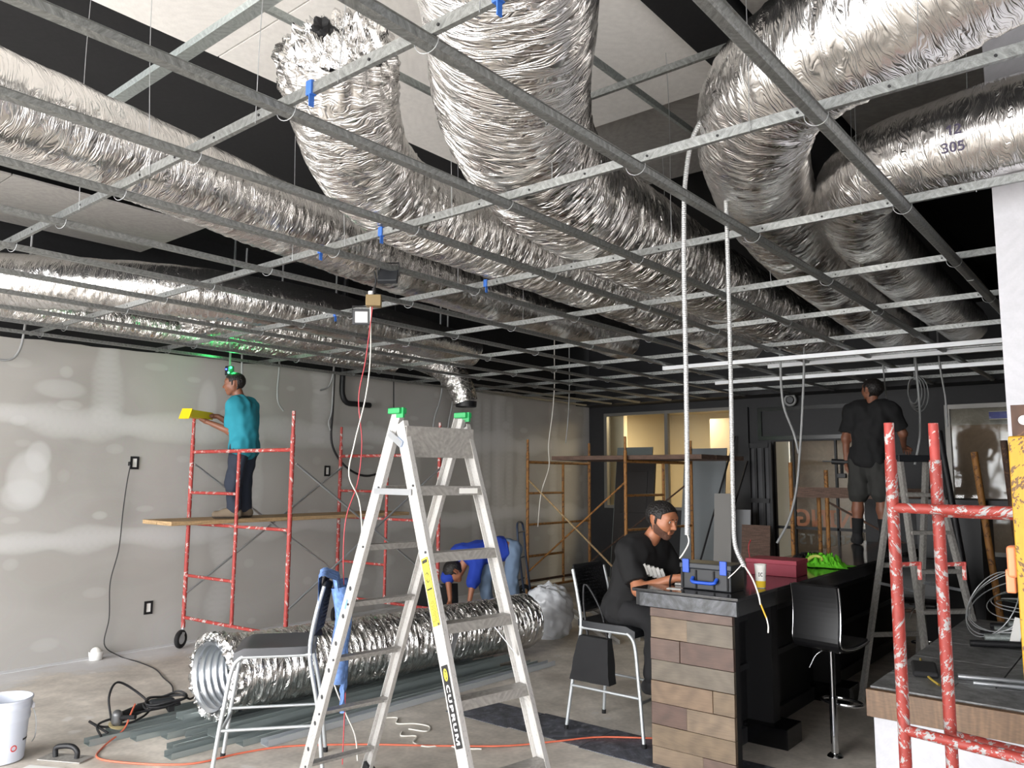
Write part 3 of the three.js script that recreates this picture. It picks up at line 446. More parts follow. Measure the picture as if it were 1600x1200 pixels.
{ // jacket over the grey chair
  const f = V(-0.78, 0, -0.63).normalize(), r = V(-f.z, 0, f.x), c = V(2.905, 0, -4.235), P = [], UV = [], I = [], nu = 40, nv = 46;
  for (let i = 0; i <= nv; i++) for (let j = 0; j <= nu; j++) {
    const t = i / nv, u = j / nu - 0.5; let fz, y; const top = 1.125;
    if (t < 0.18) { y = top - (0.18 - t) / 0.18 * 0.16; fz = -0.235; } else if (t < 0.28) { const a = (t - 0.18) / 0.1 * Math.PI; y = top + 0.028 * Math.sin(a); fz = -0.262 + 0.035 * Math.cos(a); } else { const k = (t - 0.28) / 0.72; y = top - k * (0.66 - 0.14 * Math.sin(u * 9 + 1)); fz = -0.305 - 0.06 * Math.sin(k * 2.4) - 0.02 * k; }
    const fold = (t < 0.28 ? 0.006 : 0.03) * Math.sin(u * 26 + 2.5 * Math.sin(t * 3)) + 0.012 * n3(u * 9, t * 5, 3), w = 0.44 * (1 - 0.35 * Math.max(0, t - 0.28));
    const q = c.clone().addScaledVector(f, fz - Math.abs(fold) - (t > 0.28 ? 0.01 : 0)).addScaledVector(r, u * w + 0.012 * n3(t * 6, u * 4, 8)); P.push(q.x, y + 0.006 * n3(u * 14, t * 12, 1), q.z); UV.push(u * 0.5, t);
  }
  for (let i = 0; i < nv; i++) for (let j = 0; j < nu; j++) { const a = i * (nu + 1) + j, b = a + nu + 1; I.push(a, a + 1, b, b, a + 1, b + 1); }
  const g = new THREE.BufferGeometry(); g.setAttribute('position', new THREE.Float32BufferAttribute(P, 3)); g.setAttribute('uv', new THREE.Float32BufferAttribute(UV, 2)); g.setIndex(I); g.computeVertexNormals();
  const j = thing('denim_jacket', 'light blue denim jacket hung over the grey tall chair', 'jacket'); const dm = M.denim.clone(); dm.side = THREE.DoubleSide; part('jacket_body', g, dm, j);
  const sl = []; for (const q of [-1, 1]) { const o = c.clone().addScaledVector(f, -0.36).addScaledVector(r, q * 0.17); part('sleeve', tube([[o.x, 1.08, o.z], [o.x - f.x * 0.03, 0.9, o.z - f.z * 0.03], [o.x - f.x * 0.015, 0.7, o.z], [o.x, 0.52, o.z - 0.01]], 0.05, 12, 24), dm, j); }
}
{ // bag hanging from the back of the seated man's chair
  const b = thing('shoulder_bag', 'black cloth bag hanging below the seat of the seated man', 'bag', [4.7, -0.03, -3.13]);
  const g = new THREE.BoxGeometry(0.09, 0.3, 0.28, 6, 10, 10), p = g.attributes.position; for (let i = 0; i < p.count; i++) { const y = p.getY(i), z = p.getZ(i); p.setXYZ(i, p.getX(i) * (1 - 0.4 * Math.max(0, y / 0.15)) + 0.008 * n3(y * 9, z * 9, 1), y, z * (1 - 0.15 * y / 0.15) + 0.25 * (y * 0.35)); } g.computeVertexNormals(); g.translate(-0.02, 0.53, 0.02); part('bag_body', g, M.rubber, b);
  part('strap', tube([[0.01, 0.66, -0.05], [0.03, 0.9, -0.1], [0.05, 1.02, -0.1], [0.06, 0.86, 0.02], [0.0, 0.67, 0.12]], 0.009, 6), M.black, b);
}
// ---------------------------------------------------------------- aluminium stepladder in front
{
  const s = thing('step_ladder', 'aluminium double-sided stepladder standing in the middle foreground', 'ladder');
  const H = 2.0, base = V(2.86, 0, -2.9), a = V(Math.cos(0.162), 0, Math.sin(0.162)), b = V(-a.z, 0, a.x), pt = (q, fr, u) => base.clone().addScaledVector(a, q * (0.415 + 0.03 * u) / 2).addScaledVector(b, fr > 0 ? 0.765 * u : -0.866 * u).add(V(0, H * (1 - u), 0)).addScaledVector(b, fr * 0.03);
  const ch = sheet([[0.024, -0.036], [0, -0.036], [0, 0.036], [0.024, 0.036]], 0.004);
  for (const fr of [1, -1]) for (const q of [-1, 1]) {
    const A = pt(q, fr, fr > 0 ? -0.004 : -0.03), B = pt(q, fr, 1), d = B.clone().sub(A).normalize(), side = a.clone().multiplyScalar(q), up = new THREE.Vector3().crossVectors(d, side).normalize();
    // channel web faces outwards, flanges inwards: x across = inward
    const L = A.distanceTo(B), g = new THREE.ExtrudeGeometry(ch, { depth: L, bevelEnabled: false }); const X = side.clone().multiplyScalar(-1), Y = new THREE.Vector3().crossVectors(d, X).normalize(); X.crossVectors(Y, d); g.applyMatrix4(new THREE.Matrix4().makeBasis(X, Y, d)); g.translate(A.x, A.y, A.z);
    const rail = part('rail', g, M.alu, s); part('foot', bar(B.clone().addScaledVector(d, -0.06), B, 0.04, 0.085, b), M.rubber, rail);
    const riv = []; for (let k = 1; k < 7; k++) for (const o of [-0.012, 0.014]) { const p = pt(q, fr, 0.305 * k / H).addScaledVector(side, 0.003).addScaledVector(up, o * 1.6); riv.push(rod(p, p.clone().addScaledVector(side, 0.005), 0.006, 8)); } for (const r_ of riv.filter((_, i) => i % 2 === 0)) part('rivet', r_, M.darkSteel, rail);
    if (fr < 0) for (let k = 0; k < 8; k++) { const p = pt(q, fr, 0.42 + k * 0.075).addScaledVector(side, 0.0022); part('oval_hole', at(rod(p, p.clone().addScaledVector(side, 0.0015), 0.012, 12), 0, 0, 0), M.darkSteel, rail); }
    if (q < 0 && fr > 0) {
      const bas = (u) => pt(q, fr, u).addScaledVector(side, 0.0032), decal = (u0, u1, w, mat, name) => { const p0 = bas(u0), p1 = bas(u1); part(name, bar(p0, p1, w, 0.0012, side), mat, rail); };
      const flat = (u0, u1, w, mat, name) => { const p0 = bas(u0), p1 = bas(u1), pg = new THREE.PlaneGeometry(p0.distanceTo(p1), w), dd = p1.clone().sub(p0).normalize(), yy = new THREE.Vector3().crossVectors(side, dd); pg.applyMatrix4(new THREE.Matrix4().makeBasis(dd, yy, side)); pg.translate(...p0.clone().add(p1).multiplyScalar(0.5).addScaledVector(side, 0.002)); part(name, pg, mat, rail); };
      flat(0.315, 0.46, 0.054, new THREE.MeshStandardMaterial({ map: canvasTex(512, 128, (c, W2, H2) => { c.fillStyle = '#e6d23a'; c.fillRect(0, 0, W2, H2); c.fillStyle = '#2b2a20'; for (let i = 0; i < 14; i++) c.fillRect(330 + i * 11, 16, 5, 40 + rnd() * 60); c.beginPath(); c.arc(150, 64, 34, 0, 7); c.lineWidth = 9; c.strokeStyle = '#2b2a20'; c.stroke(); c.fillRect(14, 14, 26, 100); c.fillRect(232, 14, 14, 100); c.beginPath(); c.moveTo(120, 40); c.lineTo(180, 90); c.moveTo(262, 64); c.lineTo(300, 50); c.stroke(); }), roughness: 0.5 }), 'warning_sticker');
      const lg = canvasTex(512, 128, (c) => { c.fillStyle = '#1b1b1d'; c.fillRect(0, 0, 512, 128); c.fillStyle = '#e8e8e8'; c.font = 'bold 92px sans-serif'; c.fillText('CUPRUM', 118, 98, 380); c.strokeStyle = '#d8c43a'; c.lineWidth = 12; c.beginPath(); c.arc(60, 64, 34, 0, 7); c.stroke(); c.beginPath(); c.moveTo(60, 40); c.lineTo(80, 80); c.lineTo(40, 80); c.closePath(); c.stroke(); });
      flat(0.54, 0.70, 0.046, new THREE.MeshStandardMaterial({ map: lg, roughness: 0.4 }), 'brand_plate');
      decal(0.47, 0.53, 0.045, M.paper, 'paper_sticker'); decal(0.01, 0.1, 0.05, std('#b9c4d6', 0.5), 'pale_sticker');
    }
    if (q < 0 && fr < 0) { const bas = (u) => pt(q, fr, u).addScaledVector(side, 0.0032); part('pale_sticker', bar(bas(0.06), bas(0.2), 0.014, 0.0012, side), std('#b9c4d6', 0.5), rail); part('blue_mark', bar(bas(0.45), bas(0.475), 0.014, 0.0012, side), std('#6f95cf', 0.5), rail); }
  }
  for (const fr of [1, -1]) for (let k = 1; k < 7; k++) { const u = 0.305 * k / H, A = pt(-1, fr, u), B = pt(1, fr, u); A.addScaledVector(a, 0.004); B.addScaledVector(a, -0.004);
    const st = part('step', fr > 0 ? [bar(A, B, 0.075, 0.006), bar(A.clone().addScaledVector(b, 0.036).add(V(0, -0.02, 0)), B.clone().addScaledVector(b, 0.036).add(V(0, -0.02, 0)), 0.004, 0.042), bar(A.clone().addScaledVector(b, -0.036).add(V(0, -0.02, 0)), B.clone().addScaledVector(b, -0.036).add(V(0, -0.02, 0)), 0.004, 0.042)] : [bar(A, B, 0.06, 0.005), bar(A.clone().addScaledVector(b, -0.03).add(V(0, -0.016, 0)), B.clone().addScaledVector(b, -0.03).add(V(0, -0.016, 0)), 0.004, 0.034)], M.aluWorn, s);
    if (fr > 0 && k === 1) part('paper_label', bar(A.clone().lerp(B, 0.62).addScaledVector(b, 0.0392).add(V(0, -0.02, 0)), A.clone().lerp(B, 0.9).addScaledVector(b, 0.0392).add(V(0, -0.02, 0)), 0.0015, 0.026), M.paper, st); }
  const T0 = pt(-1, 1, 0.02), T1 = pt(1, 1, 0.02); part('top_cap', [bar(T0.clone().add(V(0, 0.03, 0)), T1.clone().add(V(0, 0.03, 0)), 0.09, 0.006), bar(T0.clone().addScaledVector(b, 0.045).add(V(0, -0.045, 0)), T1.clone().addScaledVector(b, 0.045).add(V(0, -0.045, 0)), 0.005, 0.15)], M.aluWorn, s);
  for (const q of [-1, 1]) { part('spreader', bar(pt(q, 1, 0.165).addScaledVector(a, q * 0.012), pt(q, -1, 0.165).addScaledVector(a, q * 0.012), 0.006, 0.03), M.steel, s); part('hinge_plate', bar(pt(q, 1, 0.05).addScaledVector(a, q * 0.014), pt(q, -1, 0.02).addScaledVector(a, q * 0.014), 0.006, 0.034), M.steel, s);
    const p = pt(q, -1, -0.035); part('green_cap', box(0.055, 0.03, 0.085, p.x, p.y + 0.0, p.z, 0.006), M.green, s); const e = p.clone().addScaledVector(b, 0.03); part('green_strip', box(0.012, 0.05, 0.05, e.x, e.y - 0.01, e.z), M.green, s); }
  for (const q of [-1, 1]) part('step_brace', bar(pt(q, 1, 0.305 * 3 / H).addScaledVector(a, -q * 0.12).add(V(0, -0.02, 0)), pt(q, 1, 0.305 * 3 / H + 0.09).addScaledVector(a, -q * 0.012), 0.022, 0.004), M.steel, s);
}
// ---------------------------------------------------------------- scaffolds
function scaffoldFrame(parent, A, B, H, y0, mat, r = 0.021, inner = 0.45, pins = 0.18, midY = 0) {  // A, B feet [x, z]
  const p = (t, y) => [A[0] + (B[0] - A[0]) * t, y, A[1] + (B[1] - A[1]) * t];
  for (const t of [0, 1]) { const q = part('post', rod(p(t, y0), p(t, H - pins), r, 14), mat, parent); if (pins) part('coupling_pin', rod(p(t, H - pins), p(t, H), r * 0.78, 12), mat, q); }
  part('top_rail', rod(p(0, H - pins - 0.14), p(1, H - pins - 0.14), r * 0.9, 12), mat, parent);
  part('bottom_rail', rod(p(0, y0 + 0.1), p(1, y0 + 0.1), r * 0.8, 12), mat, parent);
  part('inner_post', rod(p(inner, y0 + 0.1), p(inner, H - pins - 0.14), r * 0.85, 12), mat, parent);
  const n = 3, y1 = H - pins - 0.14, ya = y0 + 0.1; for (let i = 1; i <= n; i++) { const y = ya + (y1 - ya) * i / (n + 1); if (i === 2) part('rung', rod(p(0, midY || y), p(1, midY || y), r * 0.75, 10), mat, parent); else part('rung', rod(p(0, y), p(inner, y), r * 0.75, 10), mat, parent); }
}
function caster(parent, x, z) {
  const g = new THREE.TorusGeometry(0.068, 0.024, 12, 28); g.rotateY(0.5); g.translate(x - 0.03, 0.092, z + 0.02); const c = part('caster', g, M.rubber, parent);
  const h = new THREE.CylinderGeometry(0.05, 0.05, 0.03, 20); h.rotateX(Math.PI / 2); h.rotateY(0.5); h.translate(x - 0.03, 0.092, z + 0.02); part('wheel_hub', h, std('#b9bbbd', 0.5), c);
  part('fork', [rod([x, 0.26, z], [x, 0.15, z], 0.016), bar([x - 0.015, 0.16, z + 0.045], [x - 0.03, 0.09, z + 0.045], 0.03, 0.005, [0, 0, 1])], M.steel, c);
}
{
  const s = thing('red_scaffold', 'red tube scaffold on wheels beside the drywall, carrying the man in teal', 'scaffold');
  const F = [[[4.22, -7.8], [4.33, -6.2]], [[6.15, -7.8], [6.26, -6.2]]];
  F.forEach(([A, B]) => { scaffoldFrame(s, A, B, 2.34, 0.2, M.red, 0.021, 0.5, 0.22, 1.245); caster(s, A[0], A[1]); caster(s, B[0], B[1]); });
  for (const i of [0, 1]) { const a = F[0][i], b = F[1][i]; part('brace', rod([a[0], 0.55, a[1] + 0.04], [b[0], 1.85, b[1] + 0.04], 0.0105), M.steel, s); part('brace', rod([a[0], 1.85, a[1] + 0.065], [b[0], 0.55, b[1] + 0.065], 0.0105), M.steel, s); }
  for (const z of [-7.62, -7.33]) solo('scaffold_plank', span(3.72, 6.75, 1.265, 1.305, z - 0.14, z + 0.14, 0.004), M.wood, z < -7.5 ? 'wooden plank on the red scaffold, the one next to the drywall' : 'wooden plank on the red scaffold under the shoes of the man in teal', 'plank', 'planks of the red scaffold');
}
{
  const s = thing('ochre_scaffold', 'ochre tube scaffold with a brown deck in the far left corner', 'scaffold');
  const F = [[[9.3, -7.35], [10.95, -7.35]], [[9.3, -5.65], [10.95, -5.5]]];
  F.forEach(([A, B]) => scaffoldFrame(s, A, B, 2.3, 0, M.ochre, 0.024, 0.55, 0.2));
  part('brace', rod([9.34, 0.35, -7.35], [9.34, 1.7, -5.65], 0.013), M.ochre, s); part('brace', rod([9.31, 1.7, -7.35], [9.31, 0.35, -5.65], 0.013), M.wood, s);
  part('brace', rod([10.95, 0.35, -7.35], [10.95, 1.7, -5.5], 0.013), M.rust, s); part('base_rail', rod([9.3, 0.2, -7.35], [10.95, 0.2, -7.35], 0.02), M.rust, s);
  for (const [x, l] of [[9.55, 'near'], [10.0, 'middle'], [10.5, 'far']]) solo('deck_board', span(x - 0.19, x + 0.19, 1.985, 2.045, -6.95, -4.55, 0.004), M.woodDark, `dark brown deck board on the ochre scaffold, the ${l} one`, 'board', 'deck boards of the ochre scaffold');
}
{ // two red frames stacked at the right, in front of the hatch
  const d = V(0.196, 0, -0.98), mk = (x, z, label, hook) => {
    const s = thing('red_scaffold', label, 'scaffold', [0, 0, 0], 0, 'red frames leaning by the hatch'), B = [x - d.x * 1.15, z - d.z * 1.15], top = 1.96;
    const post = part('post', rod([x, 0, z], [x, 1.82, z], 0.0215, 18), M.redWorn, s); part('coupling_pin', rod([x, 1.8, z], [x, top, z], 0.018, 16), M.red, post);
    const p2 = part('post', rod([B[0], 0, B[1]], [B[0], 1.82, B[1]], 0.0215, 18), M.redWorn, s); part('coupling_pin', rod([B[0], 1.8, B[1]], [B[0], top, B[1]], 0.018, 16), M.red, p2);
    for (const y of hook) part('cross_rail', rod([x, y, z], [B[0], y, B[1]], 0.019, 14), M.redWorn, s);
    part('hook', [bar([x + 0.02, 1.43, z + 0.004], [x + 0.11, 1.43, z + 0.06], 0.012, 0.014), bar([x + 0.105, 1.435, z + 0.057], [x + 0.105, 1.37, z + 0.057], 0.014, 0.012, [0, 0, 1])], M.red, s);
  };
  mk(3.22, -0.79, 'red and white flaked scaffold frame at the right, left one of two posts', [1.64, 0.84]);
  mk(3.33, -0.66, 'red and white flaked scaffold frame at the right, right one of two posts', [1.625, 0.82]);
  const y = thing('yellow_scaffold', 'rusty yellow steel upright cut by the right edge of the picture', 'scaffold');
  part('upright', [span(2.37, 2.44, 0, 1.86, -0.3, -0.21, 0.006)], M.yellowWorn, y); part('top_plate', span(2.38, 2.43, 1.86, 1.94, -0.29, -0.22), M.rust, y); part('bolt', rod([2.372, 1.9, -0.262], [2.384, 1.9, -0.262], 0.012), M.steel, y);
  solo('orange_clamp', [span(2.385, 2.43, 1.5, 1.58, -0.322, -0.298, 0.008), span(2.395, 2.42, 1.46, 1.52, -0.328, -0.305, 0.005)], std('#d07a52', 0.5), 'small orange clamp on the yellow upright', 'clamp');
}
// ---------------------------------------------------------------- conduits, wires, lights
{
  const ribbed = new THREE.MeshStandardMaterial({ color: '#d5d7d8', metalness: 0.6, roughness: 0.32, bumpMap: dataTex(4, 64, (u, v) => { const k = 0.5 + 0.5 * Math.cos(v * 6.2832); return [k, k, k]; }, false, 1, 100), bumpScale: 0.003 });
  const c1 = thing('flexible_conduit', 'white ribbed metal conduit hanging in front of the seated man, the left one', 'conduit', [0, 0, 0], 0, 'conduits hanging over the bar');
  part('hose', tube([[3.02, 3.35, -1.28], [3.07, 3.36, -1.4], [3.12, 3.28, -1.52], [3.15, 3.1, -1.58], [3.16, 2.8, -1.6], [3.165, 2.2, -1.605], [3.17, 1.85, -1.61], [3.165, 1.5, -1.615]], 0.0105, 14, 120), ribbed, c1);
  part('wire_tail', tube([[3.165, 1.51, -1.615], [3.17, 1.47, -1.61], [3.155, 1.42, -1.63], [3.14, 1.4, -1.64]], 0.003, 6), M.cordWhite, c1);
  const c2 = thing('flexible_conduit', 'white ribbed metal conduit ending over the blue-latched toolbox, the right one', 'conduit', [0, 0, 0], 0, 'conduits hanging over the bar');
  part('hose', tube([[3.62, 3.5, -1.6], [3.63, 3.0, -1.6], [3.635, 2.2, -1.603], [3.63, 1.6, -1.605], [3.632, 1.42, -1.6], [3.65, 1.345, -1.575], [3.655, 1.33, -1.57]], 0.0105, 14, 120), ribbed, c2);
  part('white_wire', tube([[3.655, 1.335, -1.57], [3.68, 1.27, -1.54], [3.7, 1.19, -1.52], [3.705, 1.15, -1.515]], 0.004, 6), M.cordWhite, c2); part('yellow_wire', tube([[3.705, 1.155, -1.515], [3.715, 1.12, -1.505], [3.72, 1.09, -1.495]], 0.004, 6), std('#d9a62e', 0.5), c2); part('bare_tail', tube([[3.72, 1.095, -1.495], [3.73, 1.05, -1.49], [3.725, 1.02, -1.49]], 0.0035, 6), M.cordWhite, c2);
  part('short_wire', tube([[3.65, 1.34, -1.575], [3.64, 1.3, -1.61], [3.63, 1.27, -1.64]], 0.0025, 6), M.cordWhite, c2);
  const wc = (pts, label, m = M.cordGrey, r = 0.011) => solo('hanging_conduit', tube([[pts[0][0], 4.34, pts[0][2]], [pts[0][0], 3.6, pts[0][2]], ...pts], r, 8), m, label, 'conduit', 'conduits hanging along the walls');
  wc([[2.62, 3.1, -7.95], [2.59, 2.86, -7.95], [2.53, 2.77, -7.94], [2.4, 2.76, -7.94], [2.2, 2.9, -7.95]], 'grey conduit bent into a hook at the left edge of the drywall');
  wc([[5.29, 3.15, -7.9], [5.29, 2.95, -7.9], [5.28, 2.73, -7.9], [5.3, 2.58, -7.9], [5.36, 2.49, -7.88]], 'single grey conduit hanging right of the man in teal');
  wc([[6.08, 3.2, -7.9], [6.06, 2.95, -7.9], [6.0, 2.83, -7.9], [5.87, 2.78, -7.88]], 'short grey conduit kicked to the left above the red scaffold');
  wc([[6.1, 3.2, -7.93], [6.1, 2.9, -7.93], [6.08, 2.48, -7.93], [6.04, 2.4, -7.92], [6.07, 2.3, -7.92]], 'grey conduit with a hooked tip above the red scaffold');
  wc([[6.14, 3.2, -7.96], [6.13, 2.6, -7.96], [6.13, 2.15, -7.96], [6.25, 1.95, -7.96], [6.45, 1.8, -7.95], [6.7, 1.74, -7.95], [7.05, 1.82, -7.95]], 'black cable looping down behind the red scaffold', M.cordBlack, 0.014);
  wc([[6.26, 3.05, -7.95], [6.27, 2.75, -7.95], [6.33, 2.67, -7.95], [6.5, 2.66, -7.95], [6.72, 2.66, -7.95]], 'black elbow of pipe high on the drywall', M.black, 0.035);
  wc([[7.95, 3.25, -7.9], [8.0, 3.0, -7.9], [7.96, 2.8, -7.9], [7.86, 2.55, -7.9], [7.82, 2.2, -7.9]], 'pale conduit hanging above the top of the stepladder, the left one', M.cordGrey, 0.013);
  wc([[8.1, 3.25, -7.9], [8.2, 3.05, -7.9], [8.22, 2.8, -7.9], [8.15, 2.5, -7.9], [8.1, 2.0, -7.9]], 'pale conduit hanging above the top of the stepladder, the right one', M.cordGrey, 0.013);
  wc([[7.12, 3.1, -7.95], [7.13, 2.8, -7.95], [7.14, 2.4, -7.95], [7.1, 1.9, -7.95]], 'thin black cable dropping behind the left top of the stepladder', M.cordBlack, 0.008);
  wc([[4.84, 3.05, -7.96], [4.85, 2.8, -7.96], [4.86, 2.6, -7.96]], 'short grey conduit behind the head of the man in teal');
  wc([[9.5, 3.1, -7.0], [9.48, 2.7, -7.02], [9.42, 2.2, -7.05], [9.5, 1.9, -7.1], [9.44, 1.5, -7.2], [9.42, 1.0, -7.25]], 'white cable trailing down the left post of the ochre scaffold', M.cordWhite, 0.008);
  wc([[9.75, 3.1, -6.9], [9.74, 2.6, -6.92], [9.72, 2.25, -6.95]], 'short pale cable hanging just right of the ochre scaffold post top', M.cordGrey, 0.008);
  wc([[8.0, 3.0, -2.98], [8.02, 2.5, -2.97], [8.1, 2.2, -2.9], [8.13, 2.0, -2.87]], 'pale conduit left of the man standing on the bar, bowed one', M.cordGrey, 0.013);
  wc([[8.05, 3.0, -2.75], [8.04, 2.5, -2.78], [8.02, 2.0, -2.82], [7.98, 1.6, -2.86], [7.92, 1.3, -2.93], [7.85, 1.1, -3.02]], 'pale conduit left of the man standing on the bar, reaching the counter', M.cordGrey, 0.013);
  wc([[9.3, 3.0, -1.98], [9.32, 2.6, -1.97], [9.31, 2.2, -1.98], [9.25, 1.9, -2.03]], 'pale conduit right of the man standing on the bar', M.cordGrey, 0.014);
  wc([[9.3, 3.0, -1.75], [9.34, 2.6, -1.72], [9.36, 2.3, -1.72]], 'short pale conduit above the right red post', M.cordGrey, 0.01);
  wc([[9.25, 3.0, -2.3], [9.26, 2.6, -2.28], [9.27, 2.2, -2.27]], 'thin grey conduit close behind the man standing on the bar', M.cordGrey, 0.009);
  { const rings = []; for (let i = 0; i < 4; i++) { const t = new THREE.TorusGeometry(0.12 + 0.015 * i, 0.008, 6, 30); t.scale(0.7, 1.2, 1); t.rotateY(0.9 + 0.1 * i); t.translate(9.5 + i * 0.02, 2.72 - 0.012 * i, -2.06 + i * 0.012); rings.push(t); } const w = thing('cable_coil', 'coil of grey cable hanging right of the standing man', 'coil'); for (const r of rings) part('cable_turn', r, M.cordGrey, w); part('hanging_tail', tube([[9.52, 2.84, -2.05], [9.55, 3.2, -2.04], [9.55, 4.34, -2.04]], 0.008, 6), M.cordGrey, w); }
  { const e = thing('exit_fitting', 'small round pale fitting high on the black back wall', 'fitting', [11.9, 2.93, -4.3]); part('ring', at(new THREE.TorusGeometry(0.08, 0.02, 8, 24), 0, 0, 0, Math.PI / 2), M.cordGrey, e); part('lens', at(new THREE.CylinderGeometry(0.05, 0.05, 0.03, 20), 0, 0, 0, 0, 0, Math.PI / 2), M.darkSteel, e); part('bracket', box(0.1, 0.03, 0.05, 0.05, 0, 0), M.black, e); }
}
{ // pale rails of the black soffit
  const u = sheet([[-0.03, 0.04], [-0.03, 0], [0.03, 0], [0.03, 0.04]], 0.003), w = std('#c9cbcd', 0.4, { metalness: 0.3 });
  const rl = (a, b, l) => solo('soffit_rail', extrudeAlong(u, a, b), w, l, 'rail', 'pale rails under the black soffit');
  rl([7.75, 2.93, -4.2], [8.0, 2.93, 0.6], 'pale steel rail across the front of the black soffit, the upper one'); rl([9.3, 2.92, -4.3], [9.4, 2.92, 0.6], 'pale steel rail across the front of the black soffit, the lower one'); rl([8.5, 2.96, -3.3], [8.65, 2.96, 0.6], 'pale steel rail seen between the other two rails of the soffit');
}
{ // hanging floodlights, junction box, their cables
  const fl = (x, y, z, ry, rx, l) => { const f = thing('floodlight', l, 'floodlight', [x, y, z], ry, 'floodlights hanging under the grid'); const h = new THREE.Group(); const bd = part('housing', at(box(0.12, 0.105, 0.035, 0, 0, 0, 0.006), 0, 0, 0, 0, rx), M.darkPlastic, f); part('front_glass', at(box(0.082, 0.072, 0.003, 0, 0, 0.0185), 0, 0, 0, 0, rx), M.paper, bd); part('bracket', [bar([-0.065, 0, 0], [-0.065, 0.075, -0.01], 0.02, 0.004, [1, 0, 0]), bar([0.065, 0, 0], [0.065, 0.075, -0.01], 0.02, 0.004, [1, 0, 0]), bar([-0.067, 0.075, -0.01], [0.067, 0.075, -0.01], 0.02, 0.004)], M.black, f); return f; };
  fl(3.34, 2.8, -4.06, -0.85, 0.15, 'black floodlight with a white face, the lower one below the grid'); fl(3.1, 2.95, -3.53, 2.2, 0.5, 'black floodlight turned away, the upper one touching the grid');
  const j = thing('junction_box', 'tan junction box hanging above the lower floodlight', 'box', [3.33, 2.89, -3.93], -0.8); part('box_body', box(0.1, 0.075, 0.08, 0, 0, 0, 0.006), std('#7d6a48', 0.7), j); part('socket', [rod([-0.02, 0.035, 0], [-0.02, 0.065, 0], 0.018)], M.white, j); part('plug', rod([0.0, 0.05, 0.0], [0, 0.085, 0], 0.014), M.black, j); part('cord', tube([[0, 0.08, 0], [0.01, 0.13, 0], [0, 0.2, 0.01]], 0.006), M.cordBlack, j);
  solo('white_cable', tube([[3.32, 2.86, -3.95], [3.33, 2.5, -3.95], [3.3, 2.25, -3.95], [3.22, 1.95, -3.95], [3.2, 1.75, -3.97], [3.29, 1.58, -3.97], [3.3, 1.2, -3.95], [3.26, 0.9, -3.98], [3.18, 0.55, -4.05], [3.22, 0.35, -4.0], [3.3, 0.15, -3.96], [3.3, 0.01, -3.93]], 0.0045, 6, 120), M.cordWhite, 'white cable hanging from the junction box down to the floor', 'cable');
  solo('red_cable', tube([[3.33, 2.86, -3.94], [3.3, 2.5, -3.96], [3.26, 2.25, -3.97], [3.28, 1.95, -3.95], [3.27, 1.7, -3.97], [3.2, 1.5, -3.98], [3.19, 1.3, -3.99], [3.22, 0.6, -3.97], [3.2, 0.01, -3.95]], 0.0035, 6, 100), M.cordRed, 'thin red cable hanging beside the white one', 'cable');
  // laser level above the man in teal
  const l = thing('laser_level', 'laser level glowing green above the head of the man in teal', 'laser level', [4.45, 2.84, -7.55]);
  part('body', box(0.07, 0.1, 0.07, 0, 0, 0, 0.01), M.darkPlastic, l); part('bracket', [box(0.016, 1.42, 0.016, 0.0, 0.77, 0.0)], M.steel, l);
  const em = (c, k) => std('#101010', 0.4, { emissive: new THREE.Color(c), emissiveIntensity: k });
  part('green_lens', at(new THREE.SphereGeometry(0.013, 14, 10), -0.01, 0.03, 0.04), em('#28ff6a', 9), l); part('green_lens', at(new THREE.SphereGeometry(0.01, 14, 10), -0.03, -0.025, 0.035), em('#50ffb0', 6), l); part('blue_lens', at(new THREE.SphereGeometry(0.008, 12, 8), -0.05, 0.01, 0.02), em('#3048ff', 8), l);
  const gl = new THREE.PointLight('#38ff78', 0.12); gl.position.set(-0.02, 0.02, 0.09); gl.castShadow = true; l.add(gl);
}
// ---------------------------------------------------------------- wall fittings
for (const [x, y, l, plug] of [[3.74, 1.86, 'black outlet frame with a plugged cable, upper left on the drywall', 1], [3.97, 0.4, 'black outlet frame low on the drywall left of the red scaffold', 0], [6.14, 1.8, 'black outlet frame on the drywall behind the red scaffold', 0]]) {
  const o = thing('wall_outlet', l, 'outlet', [x, y, ZL], 0, 'outlets in the drywall'); const w = 0.085, h = 0.13;
  part('frame', [box(w, 0.022, 0.012, 0, h / 2 - 0.011, 0.006), box(w, 0.022, 0.012, 0, -h / 2 + 0.011, 0.006), box(0.02, h - 0.04, 0.012, -w / 2 + 0.01, 0, 0.006), box(0.02, h - 0.04, 0.012, w / 2 - 0.01, 0, 0.006)], M.black, o); part('opening', box(w - 0.04, h - 0.044, 0.004, 0, 0, 0.002), M.paper, o);
  if (plug) part('plug', box(0.03, 0.04, 0.03, -0.05, -0.01, 0.018, 0.004), M.black, o);
}
solo('wall_cable', tube([[3.68, 1.84, -8.0], [3.66, 1.7, -8.0], [3.64, 1.4, -8.01], [3.62, 1.0, -8.01], [3.56, 0.7, -8.01], [3.57, 0.35, -8.01], [3.54, 0.1, -8.0], [3.62, 0.01, -7.85], [3.63, 0.008, -7.5], [3.6, 0.008, -7.1], [3.5, 0.008, -6.75], [3.42, 0.008, -6.45], [3.3, 0.008, -6.2]], 0.005, 6, 120), M.cordBlack, 'thin dark cable running from the plugged outlet down the drywall onto the floor', 'cable');
